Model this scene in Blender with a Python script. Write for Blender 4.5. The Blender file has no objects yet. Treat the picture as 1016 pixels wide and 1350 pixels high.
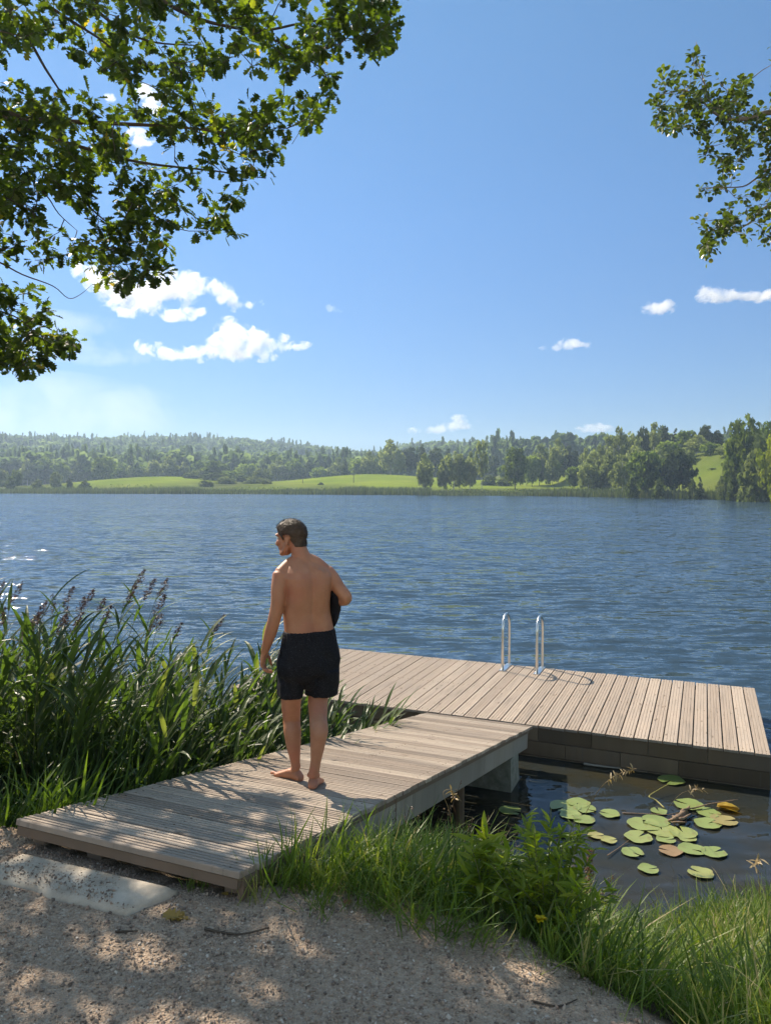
import bpy, bmesh, math, random
import numpy as np
from mathutils import Vector, Matrix, noise as mnoise
R = math.radians
random.seed(7)
rng = np.random.default_rng(7)
S = bpy.context.scene
COL = S.collection

# ---------------------------------------------------------------- camera model (real metres, water at z = 0)
H = 3.30
FPX = 990.0
PITCH = math.atan(39 / 990)

def ray(px, py):
    u = (px - 508) / FPX
    v = -(py - 675) / FPX
    return np.array([u, math.cos(PITCH) + v * math.sin(PITCH), -math.sin(PITCH) + v * math.cos(PITCH)])

def at_z(px, py, z):
    r = ray(px, py)
    return np.array([0, 0, H]) + r * ((z - H) / r[2])

def at_y(px, py, y):
    r = ray(px, py)
    return np.array([0, 0, H]) + r * (y / r[1])

SUN_AZ = R(-41)      # to the left of straight ahead
SUN_EL = R(42)
SUN = np.array([math.sin(SUN_AZ) * math.cos(SUN_EL), math.cos(SUN_AZ) * math.cos(SUN_EL), math.sin(SUN_EL)])

# ---------------------------------------------------------------- tagging
def tag(o, label=None, cat=None, group=None, kind=None):
    if label: o['label'] = label
    if cat: o['category'] = cat
    if group: o['group'] = group
    if kind: o['kind'] = kind
    return o

def empty(name, loc=(0, 0, 0), rz=0.0):
    o = bpy.data.objects.new(name, None)
    o.empty_display_size = 0.1
    COL.objects.link(o)
    o.location = loc
    o.rotation_euler = (0, 0, rz)
    return o

def link(name, me, parent=None):
    o = bpy.data.objects.new(name, me)
    COL.objects.link(o)
    if parent: o.parent = parent
    return o

def copy_tree(o, parent=None):
    c = o.copy()
    COL.objects.link(c)
    if parent: c.parent = parent
    for ch in list(o.children):
        copy_tree(ch, c)
    return c

# ---------------------------------------------------------------- mesh building
class MB:
    """collects faces of any size as numpy chunks, with one random value per vertex and a uv per vertex"""
    def __init__(self):
        self.v = []; self.lt = []; self.lv = []; self.rnd = []; self.uv = []; self.n = 0; self.mi = []
    def add(self, verts, faces, rnd=0.5, uv=None, mi=0):
        verts = np.asarray(verts, float).reshape(-1, 3)
        self.v.append(verts)
        self.lt.append(np.array([len(f) for f in faces], int))
        self.lv.append(np.concatenate([np.asarray(f, int) for f in faces]) + self.n)
        r = np.empty(len(verts)); r[:] = rnd
        self.rnd.append(r)
        self.uv.append(np.zeros((len(verts), 2)) if uv is None else np.asarray(uv, float))
        self.mi.append(np.full(len(faces), mi, int))
        self.n += len(verts)
    def instances(self, tv, tf, mats, offs, rnd, uv=None, mi=0):
        """template verts (n,3), faces, matrices (m,3,3) offsets (m,3)"""
        m = len(offs)
        if m == 0: return
        tv = np.asarray(tv, float)
        n = len(tv)
        V = np.einsum('mij,nj->mni', mats, tv) + np.asarray(offs)[:, None, :]
        self.v.append(V.reshape(-1, 3))
        lt = np.array([len(f) for f in tf], int)
        lv = np.concatenate([np.asarray(f, int) for f in tf])
        self.lt.append(np.tile(lt, m))
        self.lv.append((lv[None, :] + (np.arange(m) * n)[:, None]).reshape(-1) + self.n)
        self.rnd.append(np.repeat(np.asarray(rnd, float), n))
        self.uv.append(np.zeros((m * n, 2)) if uv is None else np.tile(np.asarray(uv, float), (m, 1)))
        self.mi.append(np.full(m * len(tf), mi, int))
        self.n += m * n
    def mesh(self, name, mats, smooth=False):
        V = np.concatenate(self.v); lt = np.concatenate(self.lt); lv = np.concatenate(self.lv)
        rn = np.concatenate(self.rnd); uv = np.concatenate(self.uv); mi = np.concatenate(self.mi)
        me = bpy.data.meshes.new(name)
        me.vertices.add(len(V)); me.vertices.foreach_set('co', V.astype(np.float32).ravel())
        me.loops.add(len(lv)); me.loops.foreach_set('vertex_index', lv.astype(np.int32))
        me.polygons.add(len(lt))
        ls = np.concatenate([[0], np.cumsum(lt)[:-1]])
        me.polygons.foreach_set('loop_start', ls.astype(np.int32))
        me.polygons.foreach_set('loop_total', lt.astype(np.int32))
        if not isinstance(mats, (list, tuple)): mats = [mats]
        for m in mats: me.materials.append(m)
        if len(mats) > 1: me.polygons.foreach_set('material_index', mi.astype(np.int32))
        a = me.attributes.new('rnd', 'FLOAT', 'POINT'); a.data.foreach_set('value', rn.astype(np.float32))
        u = me.uv_layers.new(name='uv'); u.data.foreach_set('uv', uv[lv].astype(np.float32).ravel())
        me.polygons.foreach_set('use_smooth', np.full(len(lt), bool(smooth)))
        me.update(calc_edges=True)
        me.validate()
        return me
    def build(self, name, mats, parent=None, smooth=False):
        return link(name, self.mesh(name, mats, smooth), parent)

    # shapes
    def box(self, c, half, ax=None, rnd=0.5, bevel=0.0, mi=0, uvlen=None):
        """box at c, half sizes, axes rows ax (3,3); bevelled along its edges by insetting when bevel > 0"""
        ax = np.eye(3) if ax is None else np.asarray(ax, float)
        hx, hy, hz = half
        b = min(bevel, 0.45 * min(half))
        if b <= 0:
            P = np.array([[sx * hx, sy * hy, sz * hz] for sx in (-1, 1) for sy in (-1, 1) for sz in (-1, 1)])
            F = [(0, 1, 3, 2), (4, 6, 7, 5), (0, 4, 5, 1), (2, 3, 7, 6), (0, 2, 6, 4), (1, 5, 7, 3)]
        else:
            bm = bmesh.new()
            bmesh.ops.create_cube(bm, size=2)
            for v in bm.verts: v.co = Vector((v.co.x * hx, v.co.y * hy, v.co.z * hz))
            bmesh.ops.bevel(bm, geom=bm.edges[:], offset=b, segments=1, affect='EDGES', profile=0.5)
            bm.verts.index_update()
            P = np.array([v.co[:] for v in bm.verts]); F = [tuple(v.index for v in f.verts) for f in bm.faces]
            bm.free()
        self.add(P @ ax + np.asarray(c, float), F, rnd, uv=P[:, :2] + (rnd * 7.3, rnd * 3.1), mi=mi)

    def tube(self, pts, rad, sides=6, rnd=0.5, cap=True, mi=0):
        pts = np.asarray(pts, float); n = len(pts)
        rad = np.broadcast_to(np.asarray(rad, float), (n,))
        T = np.gradient(pts, axis=0); T /= np.linalg.norm(T, axis=1)[:, None] + 1e-9
        ref = np.array([0, 0, 1.0]) if abs(T[0, 2]) < 0.9 else np.array([1.0, 0, 0])
        a = np.cross(T[0], ref); a /= np.linalg.norm(a)
        V = []; uv = []; L = 0
        ang = np.linspace(0, 2 * math.pi, sides, endpoint=False)
        for i in range(n):
            a = a - T[i] * np.dot(a, T[i]); a /= np.linalg.norm(a) + 1e-9
            b = np.cross(T[i], a)
            V.append(pts[i] + rad[i] * (np.cos(ang)[:, None] * a + np.sin(ang)[:, None] * b))
            if i: L += np.linalg.norm(pts[i] - pts[i - 1])
            uv.append(np.stack([ang / 6.283, np.full(sides, L)], 1))
        F = []
        for i in range(n - 1):
            for k in range(sides):
                k2 = (k + 1) % sides
                F.append((i * sides + k, i * sides + k2, (i + 1) * sides + k2, (i + 1) * sides + k))
        if cap:
            F.append(tuple(range(sides))[::-1]); F.append(tuple((n - 1) * sides + k for k in range(sides)))
        self.add(np.concatenate(V), F, rnd, np.concatenate(uv), mi)

def smooth_path(pts, n=4):
    """Catmull-Rom through the points"""
    P = np.asarray(pts, float)
    P = np.vstack([2 * P[0] - P[1], P, 2 * P[-1] - P[-2]])
    out = []
    for i in range(1, len(P) - 2):
        for t in np.linspace(0, 1, n, endpoint=False):
            a, b, c, d = P[i - 1], P[i], P[i + 1], P[i + 2]
            out.append(0.5 * (2 * b + (c - a) * t + (2 * a - 5 * b + 4 * c - d) * t * t + (3 * b - a - 3 * c + d) * t ** 3))
    out.append(P[-2])
    return np.array(out)

def rot_from(normal, spin):
    """(m,3) unit normals, (m,) spins -> matrices whose columns are x, y, z(normal)"""
    n = normal / (np.linalg.norm(normal, axis=1)[:, None] + 1e-9)
    ref = np.where(np.abs(n[:, 2:3]) < 0.95, np.array([[0, 0, 1.0]]), np.array([[1.0, 0, 0]]))
    x = np.cross(ref, n); x /= np.linalg.norm(x, axis=1)[:, None]
    y = np.cross(n, x)
    c, s = np.cos(spin)[:, None], np.sin(spin)[:, None]
    x2 = c * x + s * y; y2 = -s * x + c * y
    return np.stack([x2, y2, n], axis=2)

def frame_dir(d, up):
    """columns x (side), y (along d), z ; d (m,3), up (m,3)"""
    y = d / (np.linalg.norm(d, axis=1)[:, None] + 1e-9)
    x = np.cross(y, up); x /= np.linalg.norm(x, axis=1)[:, None] + 1e-9
    z = np.cross(x, y)
    return np.stack([x, y, z], axis=2)

def unit_rand(n):
    v = rng.normal(size=(n, 3)); return v / np.linalg.norm(v, axis=1)[:, None]

def in_poly(px, py, poly):
    inside = np.zeros(len(px), bool); n = len(poly)
    for i in range(n):
        x1, y1 = poly[i]; x2, y2 = poly[(i + 1) % n]
        c = ((y1 > py) != (y2 > py)) & (px < (x2 - x1) * (py - y1) / (y2 - y1 + 1e-9) + x1)
        inside ^= c
    return inside

def vnoise(x, y, sc, seed=0.0):
    """smooth value noise on arrays"""
    x = np.asarray(x, float) * sc + seed * 17.3; y = np.asarray(y, float) * sc + seed * 9.1
    xi = np.floor(x); yi = np.floor(y); fx = x - xi; fy = y - yi
    fx = fx * fx * (3 - 2 * fx); fy = fy * fy * (3 - 2 * fy)
    def h(a, b):
        s = np.sin(a * 127.1 + b * 311.7 + seed * 7.7) * 43758.5453
        return s - np.floor(s)
    return (h(xi, yi) * (1 - fx) + h(xi + 1, yi) * fx) * (1 - fy) + (h(xi, yi + 1) * (1 - fx) + h(xi + 1, yi + 1) * fx) * fy

# ---------------------------------------------------------------- materials
class NT:
    def __init__(self, name):
        self.m = bpy.data.materials.new(name); self.m.use_nodes = True
        self.t = self.m.node_tree; self.t.nodes.clear()
        self.out = self.n('ShaderNodeOutputMaterial')
    def n(self, typ, **kw):
        nd = self.t.nodes.new(typ)
        for k, v in kw.items(): setattr(nd, k, v)
        return nd
    def l(self, a, b): self.t.links.new(a, b)
    def set(self, sock, v):
        if hasattr(v, 'is_linked') or isinstance(v, bpy.types.NodeSocket): self.l(v, sock)
        else: sock.default_value = v
    def attr(self, name='rnd'): return self.n('ShaderNodeAttribute', attribute_name=name).outputs['Fac']
    def uv(self): return self.n('ShaderNodeAttribute', attribute_name='uv').outputs['Vector']
    def obj(self): return self.n('ShaderNodeTexCoord').outputs['Object']
    def pos(self): return self.n('ShaderNodeNewGeometry').outputs['Position']
    def mapping(self, vec, scale=(1, 1, 1), rot=(0, 0, 0), loc=(0, 0, 0)):
        m = self.n('ShaderNodeMapping'); self.l(vec, m.inputs['Vector'])
        m.inputs['Scale'].default_value = scale; m.inputs['Rotation'].default_value = rot; m.inputs['Location'].default_value = loc
        return m.outputs['Vector']
    def noise(self, vec, scale, detail=4, rough=0.55, dist=0.0, color=False):
        n = self.n('ShaderNodeTexNoise'); self.l(vec, n.inputs['Vector'])
        n.inputs['Scale'].default_value = scale; n.inputs['Detail'].default_value = detail
        n.inputs['Roughness'].default_value = rough; n.inputs['Distortion'].default_value = dist
        return n.outputs['Color' if color else 'Fac']
    def voro(self, vec, scale, feature='F1', out='Distance'):
        n = self.n('ShaderNodeTexVoronoi', feature=feature); self.l(vec, n.inputs['Vector']); n.inputs['Scale'].default_value = scale
        return n.outputs[out]
    def ramp(self, fac, stops, interp='LINEAR'):
        r = self.n('ShaderNodeValToRGB'); r.color_ramp.interpolation = interp
        e = r.color_ramp.elements
        while len(e) < len(stops): e.new(0.5)
        for el, (p, c) in zip(e, stops):
            el.position = p; el.color = (c, c, c, 1) if isinstance(c, (int, float)) else (*c, 1)
        self.l(fac, r.inputs['Fac']); return r.outputs['Color']
    def math(self, op, a, b=0.0, c=0.0, clamp=False):
        m = self.n('ShaderNodeMath', operation=op, use_clamp=clamp)
        self.set(m.inputs[0], a); self.set(m.inputs[1], b); self.set(m.inputs[2], c); return m.outputs[0]
    def mix(self, fac, a, b, mode='MIX'):
        m = self.n('ShaderNodeMix', data_type='RGBA', blend_type=mode)
        self.set(m.inputs['Factor'], fac)
        self.set(m.inputs[6], (*a, 1) if isinstance(a, tuple) else a)
        self.set(m.inputs[7], (*b, 1) if isinstance(b, tuple) else b); return m.outputs[2]
    def bump(self, h, strength=0.3, dist=0.01, normal=None):
        b = self.n('ShaderNodeBump'); self.l(h, b.inputs['Height']); b.inputs['Strength'].default_value = strength
        b.inputs['Distance'].default_value = dist
        if normal is not None: self.l(normal, b.inputs['Normal'])
        return b.outputs['Normal']
    def principled(self, col, rough=0.7, normal=None, spec=0.5, metal=0.0, **kw):
        p = self.n('ShaderNodeBsdfPrincipled')
        self.set(p.inputs['Base Color'], (*col, 1) if isinstance(col, tuple) else col)
        self.set(p.inputs['Roughness'], rough); self.set(p.inputs['Metallic'], metal)
        p.inputs['Specular IOR Level'].default_value = spec
        if normal is not None: self.l(normal, p.inputs['Normal'])
        for k, v in kw.items(): self.set(p.inputs[k.replace('_', ' ')], v)
        return p.outputs['BSDF']
    def done(self, shader):
        self.l(shader, self.out.inputs['Surface']); return self.m

def leaf_mat(name, stops, trans=0.4, rough=0.45, spec=0.4, tint=(1.0, 1.15, 0.45), tgain=1.4, objvar=0.0):
    t = NT(name)
    f = t.attr('rnd')
    if objvar:
        oi = t.n('ShaderNodeObjectInfo').outputs['Random']
        f = t.math('ADD', f, t.math('MULTIPLY', t.math('SUBTRACT', oi, 0.5), objvar), clamp=True)
    col = t.ramp(f, stops)
    p = t.principled(col, rough, spec=spec)
    tr = t.n('ShaderNodeBsdfTranslucent')
    tc = t.mix(1.0, col, tuple(c * tgain for c in tint), 'MULTIPLY')
    t.l(tc, tr.inputs['Color'])
    mx = t.n('ShaderNodeMixShader'); mx.inputs[0].default_value = trans
    t.l(p, mx.inputs[1]); t.l(tr.outputs[0], mx.inputs[2])
    return t.done(mx.outputs[0])

def plain(name, col, rough=0.7, spec=0.4, metal=0.0, var=0.15, scale=20.0, bump=0.0, bscale=80.0):
    t = NT(name); o = t.obj()
    n = t.noise(o, scale, 5)
    c = t.mix(n, tuple(x * (1 - var) for x in col), tuple(min(1, x * (1 + var)) for x in col))
    nm = t.bump(t.noise(o, bscale, 4), bump, 0.01) if bump else None
    return t.done(t.principled(c, rough, nm, spec, metal))
# ================================================================ sky, sun, camera
def sstep(e0, e1, x):
    t = np.clip((x - e0) / (e1 - e0), 0, 1); return t * t * (3 - 2 * t)

W = bpy.data.worlds.new('World'); S.world = W; W.use_nodes = True
wt = W.node_tree; wt.nodes.clear()
wo = wt.nodes.new('ShaderNodeOutputWorld'); bg = wt.nodes.new('ShaderNodeBackground')
sky = wt.nodes.new('ShaderNodeTexSky'); sky.sky_type = 'NISHITA'; sky.sun_disc = False
sky.sun_elevation = SUN_EL; sky.sun_rotation = SUN_AZ
sky.altitude = 150; sky.air_density = 1.0; sky.dust_density = 0.05; sky.ozone_density = 2.5
hsv = wt.nodes.new('ShaderNodeHueSaturation'); hsv.inputs['Saturation'].default_value = 1.12
wt.links.new(sky.outputs[0], hsv.inputs['Color'])
# low sky dimmed by elevation; overhead brightened and warmed as added fill light
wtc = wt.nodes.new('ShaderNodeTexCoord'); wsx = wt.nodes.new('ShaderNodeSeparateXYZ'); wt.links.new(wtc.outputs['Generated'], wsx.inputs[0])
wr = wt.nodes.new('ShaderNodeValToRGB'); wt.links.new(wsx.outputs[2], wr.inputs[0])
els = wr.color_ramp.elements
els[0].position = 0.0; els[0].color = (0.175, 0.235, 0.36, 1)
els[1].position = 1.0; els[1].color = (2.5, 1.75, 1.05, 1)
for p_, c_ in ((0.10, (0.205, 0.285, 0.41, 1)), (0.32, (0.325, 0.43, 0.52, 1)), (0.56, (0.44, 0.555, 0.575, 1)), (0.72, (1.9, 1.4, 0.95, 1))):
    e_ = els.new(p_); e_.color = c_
# behind the viewer the sky is made warmer and brighter, an added fill
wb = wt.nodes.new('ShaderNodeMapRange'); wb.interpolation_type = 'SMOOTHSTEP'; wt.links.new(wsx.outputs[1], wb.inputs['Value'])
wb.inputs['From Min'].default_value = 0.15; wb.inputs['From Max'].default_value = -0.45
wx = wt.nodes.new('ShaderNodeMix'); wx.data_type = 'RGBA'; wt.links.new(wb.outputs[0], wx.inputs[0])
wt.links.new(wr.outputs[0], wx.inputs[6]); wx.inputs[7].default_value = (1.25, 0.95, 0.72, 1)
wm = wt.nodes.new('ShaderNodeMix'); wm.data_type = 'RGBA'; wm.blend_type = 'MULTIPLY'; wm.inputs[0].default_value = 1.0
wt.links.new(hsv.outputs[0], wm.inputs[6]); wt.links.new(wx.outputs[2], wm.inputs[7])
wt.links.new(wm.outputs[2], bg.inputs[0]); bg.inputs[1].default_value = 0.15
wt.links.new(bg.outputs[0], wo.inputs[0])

sl = bpy.data.lights.new('sun', 'SUN'); sl.energy = 4.6; sl.angle = R(0.53); sl.color = (1.0, 0.93, 0.82)
so = bpy.data.objects.new('sun', sl); COL.objects.link(so)
so.rotation_euler = Vector(-SUN).to_track_quat('-Z', 'Y').to_euler(); so.location = (-20, 20, 30)

cd = bpy.data.cameras.new('camera'); co = bpy.data.objects.new('camera', cd); COL.objects.link(co)
cd.sensor_fit = 'VERTICAL'; cd.sensor_height = 24.0; cd.lens = 24.0 * FPX / 1350
cd.clip_start = 0.05; cd.clip_end = 30000
co.location = (0, 0, H); co.rotation_euler = (math.pi / 2 - PITCH, 0, 0)
S.camera = co
S.view_settings.view_transform = 'Standard'; S.view_settings.look = 'None'
S.view_settings.exposure = 0.88
S.view_settings.use_white_balance = True
S.view_settings.white_balance_temperature = 7100
S.view_settings.white_balance_tint = 11; S.view_settings.gamma = 1.0
S.render.engine = 'CYCLES'
cy = S.cycles
cy.use_denoising = True
try:
    cy.denoiser = 'OPENIMAGEDENOISE'; cy.denoising_input_passes = 'RGB_ALBEDO_NORMAL'
except Exception: pass
cy.max_bounces = 12; cy.diffuse_bounces = 3; cy.glossy_bounces = 3; cy.transmission_bounces = 4
cy.transparent_max_bounces = 24; cy.volume_bounces = 5
cy.sample_clamp_indirect = 6; cy.sample_clamp_direct = 0
cy.caustics_reflective = False; cy.caustics_refractive = False
cy.use_adaptive_sampling = True; cy.adaptive_threshold = 0.02
cy.use_light_tree = False

# ================================================================ near ground
# gravel edge (first metres) and shoreline as functions of x
GX = np.array([-40, -8, -4, -2.6, -2.0, -1.2, -0.67, -0.1, 0.16, 0.53, 0.74, 0.87, 1.2, 2.0, 4.0, 9.0, 40])
GY = np.array([3.0, 3.3, 3.6, 3.75, 3.9, 3.6, 3.29, 3.24, 3.10, 2.94, 2.66, 2.50, 2.1, 1.4, 0.0, -1.5, -6])
SX = np.array([-60, -14, -8, -5, -3, -1.5, -0.4, 0.3, 0.95, 1.5, 2.2, 3.4, 6, 12, 20, 60])
SY = np.array([13, 10.5, 8.6, 6.4, 5.6, 5.6, 6.1, 6.2, 5.7, 5.2, 5.15, 5.2, 4.9, 5.5, 7.0, 12])
Z0 = 1.49
def ground_z(x, y):
    x = np.asarray(x, float); y = np.asarray(y, float)
    yg = np.interp(x, GX, GY); ys = np.interp(x, SX, SY)
    t = (y - yg) / np.maximum(ys - yg, 0.3)
    land = Z0 + 0.015 * (vnoise(x, y, 1.3, 1) - 0.5) + 0.04 * (vnoise(x, y, 0.5, 2) - 0.5) - 0.02 * np.clip(y - 2, -6, 2)*0
    slope = np.where(t < 0, 0, np.where(t < 1, t ** 1.1, 1 + (t - 1) * 1.0))
    z = land - (Z0 + 0.02) * np.clip(slope, 0, None) + np.where((t > 0) & (t < 1.2), 0.05 * (vnoise(x, y, 3.0, 3) - 0.5), 0)
    return np.maximum(z, -1.6)

def hit_ground(px, py):
    r = ray(px, py); o = np.array([0, 0, H]); tt_ = np.linspace(1.5, 14, 1200)
    P = o + r[None] * tt_[:, None]
    k = np.argmax(P[:, 2] <= np.maximum(ground_z(P[:, 0], P[:, 1]), 0.0))
    return P[k]

def grid_mesh(xs, ys, zf):
    X, Y = np.meshgrid(xs, ys)
    Z = zf(X, Y)
    V = np.stack([X.ravel(), Y.ravel(), Z.ravel()], 1)
    nx, ny = len(xs), len(ys)
    i = np.arange(nx - 1)[None, :] + (np.arange(ny - 1) * nx)[:, None]
    F = np.stack([i, i + 1, i + 1 + nx, i + nx], -1).reshape(-1, 4)
    return V, F

def gravel_edge_fac(t, pos):
    return None

# ground material: dry gravel on the flat, dark soil on the bank and as painted shade under the walkway, by a mesh attribute
t = NT('gravel_ground')
p = t.pos()
big = t.noise(p, 1.7, 5, 0.6)
fine = t.noise(p, 60, 6, 0.7)
v = t.voro(p, 95, 'F1', 'Color')
vs = t.n('ShaderNodeSeparateColor'); t.l(v, vs.inputs[0])
base = t.ramp(fine, [(0.25, (0.20, 0.148, 0.105)), (0.5, (0.385, 0.290, 0.21)), (0.75, (0.54, 0.425, 0.32))])
st = t.ramp(vs.outputs[0], [(0.0, (0.12, 0.08, 0.062)), (0.45, (0.38, 0.275, 0.195)), (0.7, (0.27, 0.19, 0.145)), (1.0, (0.56, 0.47, 0.38))])
c = t.mix(0.5, base, st)
c = t.mix(t.ramp(big, [(0.35, 0.0), (0.7, 0.5)]), c, (0.44, 0.335, 0.25))
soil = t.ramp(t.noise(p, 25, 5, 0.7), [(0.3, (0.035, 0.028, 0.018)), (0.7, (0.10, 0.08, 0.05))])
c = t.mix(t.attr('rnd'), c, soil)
h = t.math('ADD', t.voro(p, 95), t.math('MULTIPLY', fine, 0.6))
t.done(t.principled(c, 0.95, t.bump(h, 0.9, 0.008), 0.0))
M_GROUND = t.m

xs = np.unique(np.concatenate([np.arange(-6, 6.01, 0.08), np.linspace(-60, -6, 40), np.linspace(6, 60, 40)]))
ys = np.unique(np.concatenate([np.arange(0.5, 8.01, 0.08), np.linspace(-60, 0.5, 40), np.linspace(8, 16, 20)]))
V, F = grid_mesh(xs, ys, ground_z)
mb = MB()
yg = np.interp(V[:, 0], GX, GY)
soil_shade = sstep(-0.02, 0.25, V[:, 1] - yg + 0.25 * (vnoise(V[:, 0], V[:, 1], 4, 5) - 0.5))
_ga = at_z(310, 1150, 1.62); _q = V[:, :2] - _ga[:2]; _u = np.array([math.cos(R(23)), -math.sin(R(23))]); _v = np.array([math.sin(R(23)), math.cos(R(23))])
soil_shade = np.where((_q @ _u < 0.02) & (_q @ _u > -1.31) & (_q @ _v > 0.06), 1.0, soil_shade)  # shade under the walkway painted in with the dark soil colour
mb.add(V, F, soil_shade)
tag(mb.build('ground', M_GROUND, smooth=True), kind='structure')

# pebbles lying on the gravel: nobody could count them
ico = bmesh.new(); bmesh.ops.create_icosphere(ico, subdivisions=1, radius=1.0)
ico.verts.index_update()
icoV = np.array([v.co[:] for v in ico.verts]); icoF = [tuple(v.index for v in f.verts) for f in ico.faces]; ico.free()
octV = np.array([[1, 0.1, 0], [-0.9, 0, 0.2], [0.1, 1, -0.1], [0, -0.95, 0], [0.2, 0.1, 0.8], [-0.1, 0, -0.9], [0.6, 0.6, 0.5], [-0.6, -0.5, 0.55]])
bm = bmesh.new()
for q in octV: bm.verts.new(q)
bmesh.ops.convex_hull(bm, input=bm.verts[:]); bm.verts.index_update()
pebV = np.array([v.co[:] for v in bm.verts]); pebF = [tuple(v.index for v in f.verts) for f in bm.faces]; bm.free()

def scatter_pebbles(n, xr, yr, smin, smax, mb, keep=None):
    x = rng.uniform(*xr, n); y = rng.uniform(*yr, n)
    yg = np.interp(x, GX, GY)
    k = (y < yg + 0.05 + rng.normal(0, 0.06, n))
    dens = vnoise(x, y, 2.2, 9)
    k &= rng.uniform(0, 1, n) < (0.35 + 0.9 * dens)
    if keep is not None: k &= keep(x, y)
    x, y = x[k], y[k]; m = len(x)
    s = smin + (smax - smin) * rng.uniform(0, 1, m) ** 3.2
    rot = rot_from(unit_rand(m), rng.uniform(0, 6.28, m))
    sc = np.stack([s, s * rng.uniform(0.6, 1, m), s * rng.uniform(0.4, 0.8, m)], 1)
    mats = rot * sc[:, None, :]
    mb.instances(pebV, pebF, mats, np.stack([x, y, ground_z(x, y) + s * 0.25], 1), rng.uniform(0, 1, m))

t = NT('pebble')
c = t.ramp(t.attr('rnd'), [(0.0, (0.09, 0.065, 0.055)), (0.3, (0.25, 0.185, 0.14)), (0.6, (0.38, 0.29, 0.215)), (0.85, (0.30, 0.20, 0.15)), (1.0, (0.56, 0.50, 0.43))])
c = t.mix(t.ramp(t.noise(t.pos(), 200, 3), [(0.3, 0.0), (0.8, 0.35)]), c, (0.42, 0.34, 0.27))
M_PEB = t.done(t.principled(c, 0.85, None, 0.3))
# ================================================================ lake
UD = np.array([math.cos(R(23)), -math.sin(R(23)), 0.0])     # along the float, left to right
VD = np.array([math.sin(R(23)), math.cos(R(23)), 0.0])      # out into the lake
ZP = 0.39
P_NR = at_z(1016, 995, ZP); P_LEN = 6.85; P_WID = 2.81
G_A = at_z(310, 1150, 1.62); G_B = at_z(700, 957, 0.44)
G_W = 1.29
_d = G_B - G_A
G_HL = math.hypot(_d[0], _d[1]); G_DROP = -_d[2]
G_L = math.hypot(G_HL, G_DROP)
GV = VD * (G_HL / G_L) + np.array([0, 0, -G_DROP / G_L])
GN = np.cross(UD, GV)
def deck_z(x, y):
    s = (np.array([x, y]) - G_A[:2]) @ VD[:2]
    return G_A[2] - s * G_DROP / G_HL

t = NT('lake_water')
p = t.pos()
sx = t.n('ShaderNodeSeparateXYZ'); t.l(p, sx.inputs[0])
s = t.math('ADD', t.math('MULTIPLY', sx.outputs[0], float(VD[0])), t.math('MULTIPLY', sx.outputs[1], float(VD[1])))
s0 = float(P_NR[:2] @ VD[:2])
mr = t.n('ShaderNodeMapRange'); mr.interpolation_type = 'SMOOTHSTEP'
t.l(s, mr.inputs['Value']); mr.inputs['From Min'].default_value = s0 + 0.2; mr.inputs['From Max'].default_value = s0 + 3.2
mr.inputs['To Min'].default_value = 0.34; mr.inputs['To Max'].default_value = 1.0
calm = mr.outputs[0]
def wave(scale, sxy, rot, detail, amp, dist=0.0, rough=0.5):
    n = t.noise(t.mapping(p, (sxy[0], sxy[1], 1), (0, 0, R(rot))), scale, detail, rough, dist)
    return t.math('MULTIPLY', n, amp)
gust = t.ramp(t.noise(t.mapping(p, (0.5, 1.6, 1), (0, 0, R(8))), 0.05, 3), [(0.3, 0.7), (0.7, 1.2)])
amp = t.math('MULTIPLY', calm, gust)
SX_, SY_ = 0.0, 0.0
for scale, sxy, rot, det, ax_, ay_, ds in ((0.7, (0.5, 1.5), 8, 2, 0.12, 0.26, 0.4), (1.9, (0.42, 1.5), -10, 3, 0.36, 1.25, 0.5), (4.6, (0.5, 1.4), 14, 2, 0.42, 1.0, 0.4), (13.0, (0.7, 1.2), -5, 2, 0.24, 0.42, 0.0)):
    n = t.noise(t.mapping(p, (sxy[0], sxy[1], 1), (0, 0, R(rot))), scale, det, 0.5, ds, True)
    sc_ = t.n('ShaderNodeSeparateColor'); t.l(n, sc_.inputs[0])
    SX_ = t.math('ADD', SX_, t.math('MULTIPLY', t.math('SUBTRACT', sc_.outputs[0], 0.5), ax_))
    SY_ = t.math('ADD', SY_, t.math('MULTIPLY', t.math('SUBTRACT', sc_.outputs[1], 0.5), ay_))
SY_ = t.math('SUBTRACT', SY_, 0.105)      # wind waves run in towards the bank: their steep fronts face it
cx = t.n('ShaderNodeCombineXYZ'); t.l(t.math('MULTIPLY', SX_, amp), cx.inputs[0]); t.l(t.math('MULTIPLY', SY_, amp), cx.inputs[1]); cx.inputs[2].default_value = 1.0
b = t.n('ShaderNodeVectorMath', operation='NORMALIZE'); t.l(cx.outputs[0], b.inputs[0])
murk = t.mix(t.ramp(t.noise(p, 1.4, 4), [(0.35, 0.0), (0.65, 1.0)]), (0.030, 0.026, 0.014), (0.018, 0.024, 0.026))
deep = t.mix(t.ramp(calm, [(0.36, 0.0), (0.75, 1.0)]), murk, (0.030, 0.056, 0.082))
t.done(t.principled(deep, 0.045, b.outputs[0], 0.5, IOR=1.333))
M_WATER = t.m
mb = MB()
mb.add([[-900, -80, 0], [900, -80, 0], [900, 900, 0], [-900, 900, 0]], [(0, 1, 2, 3)])
tag(mb.build('lake_water', M_WATER), kind='structure')

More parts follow.
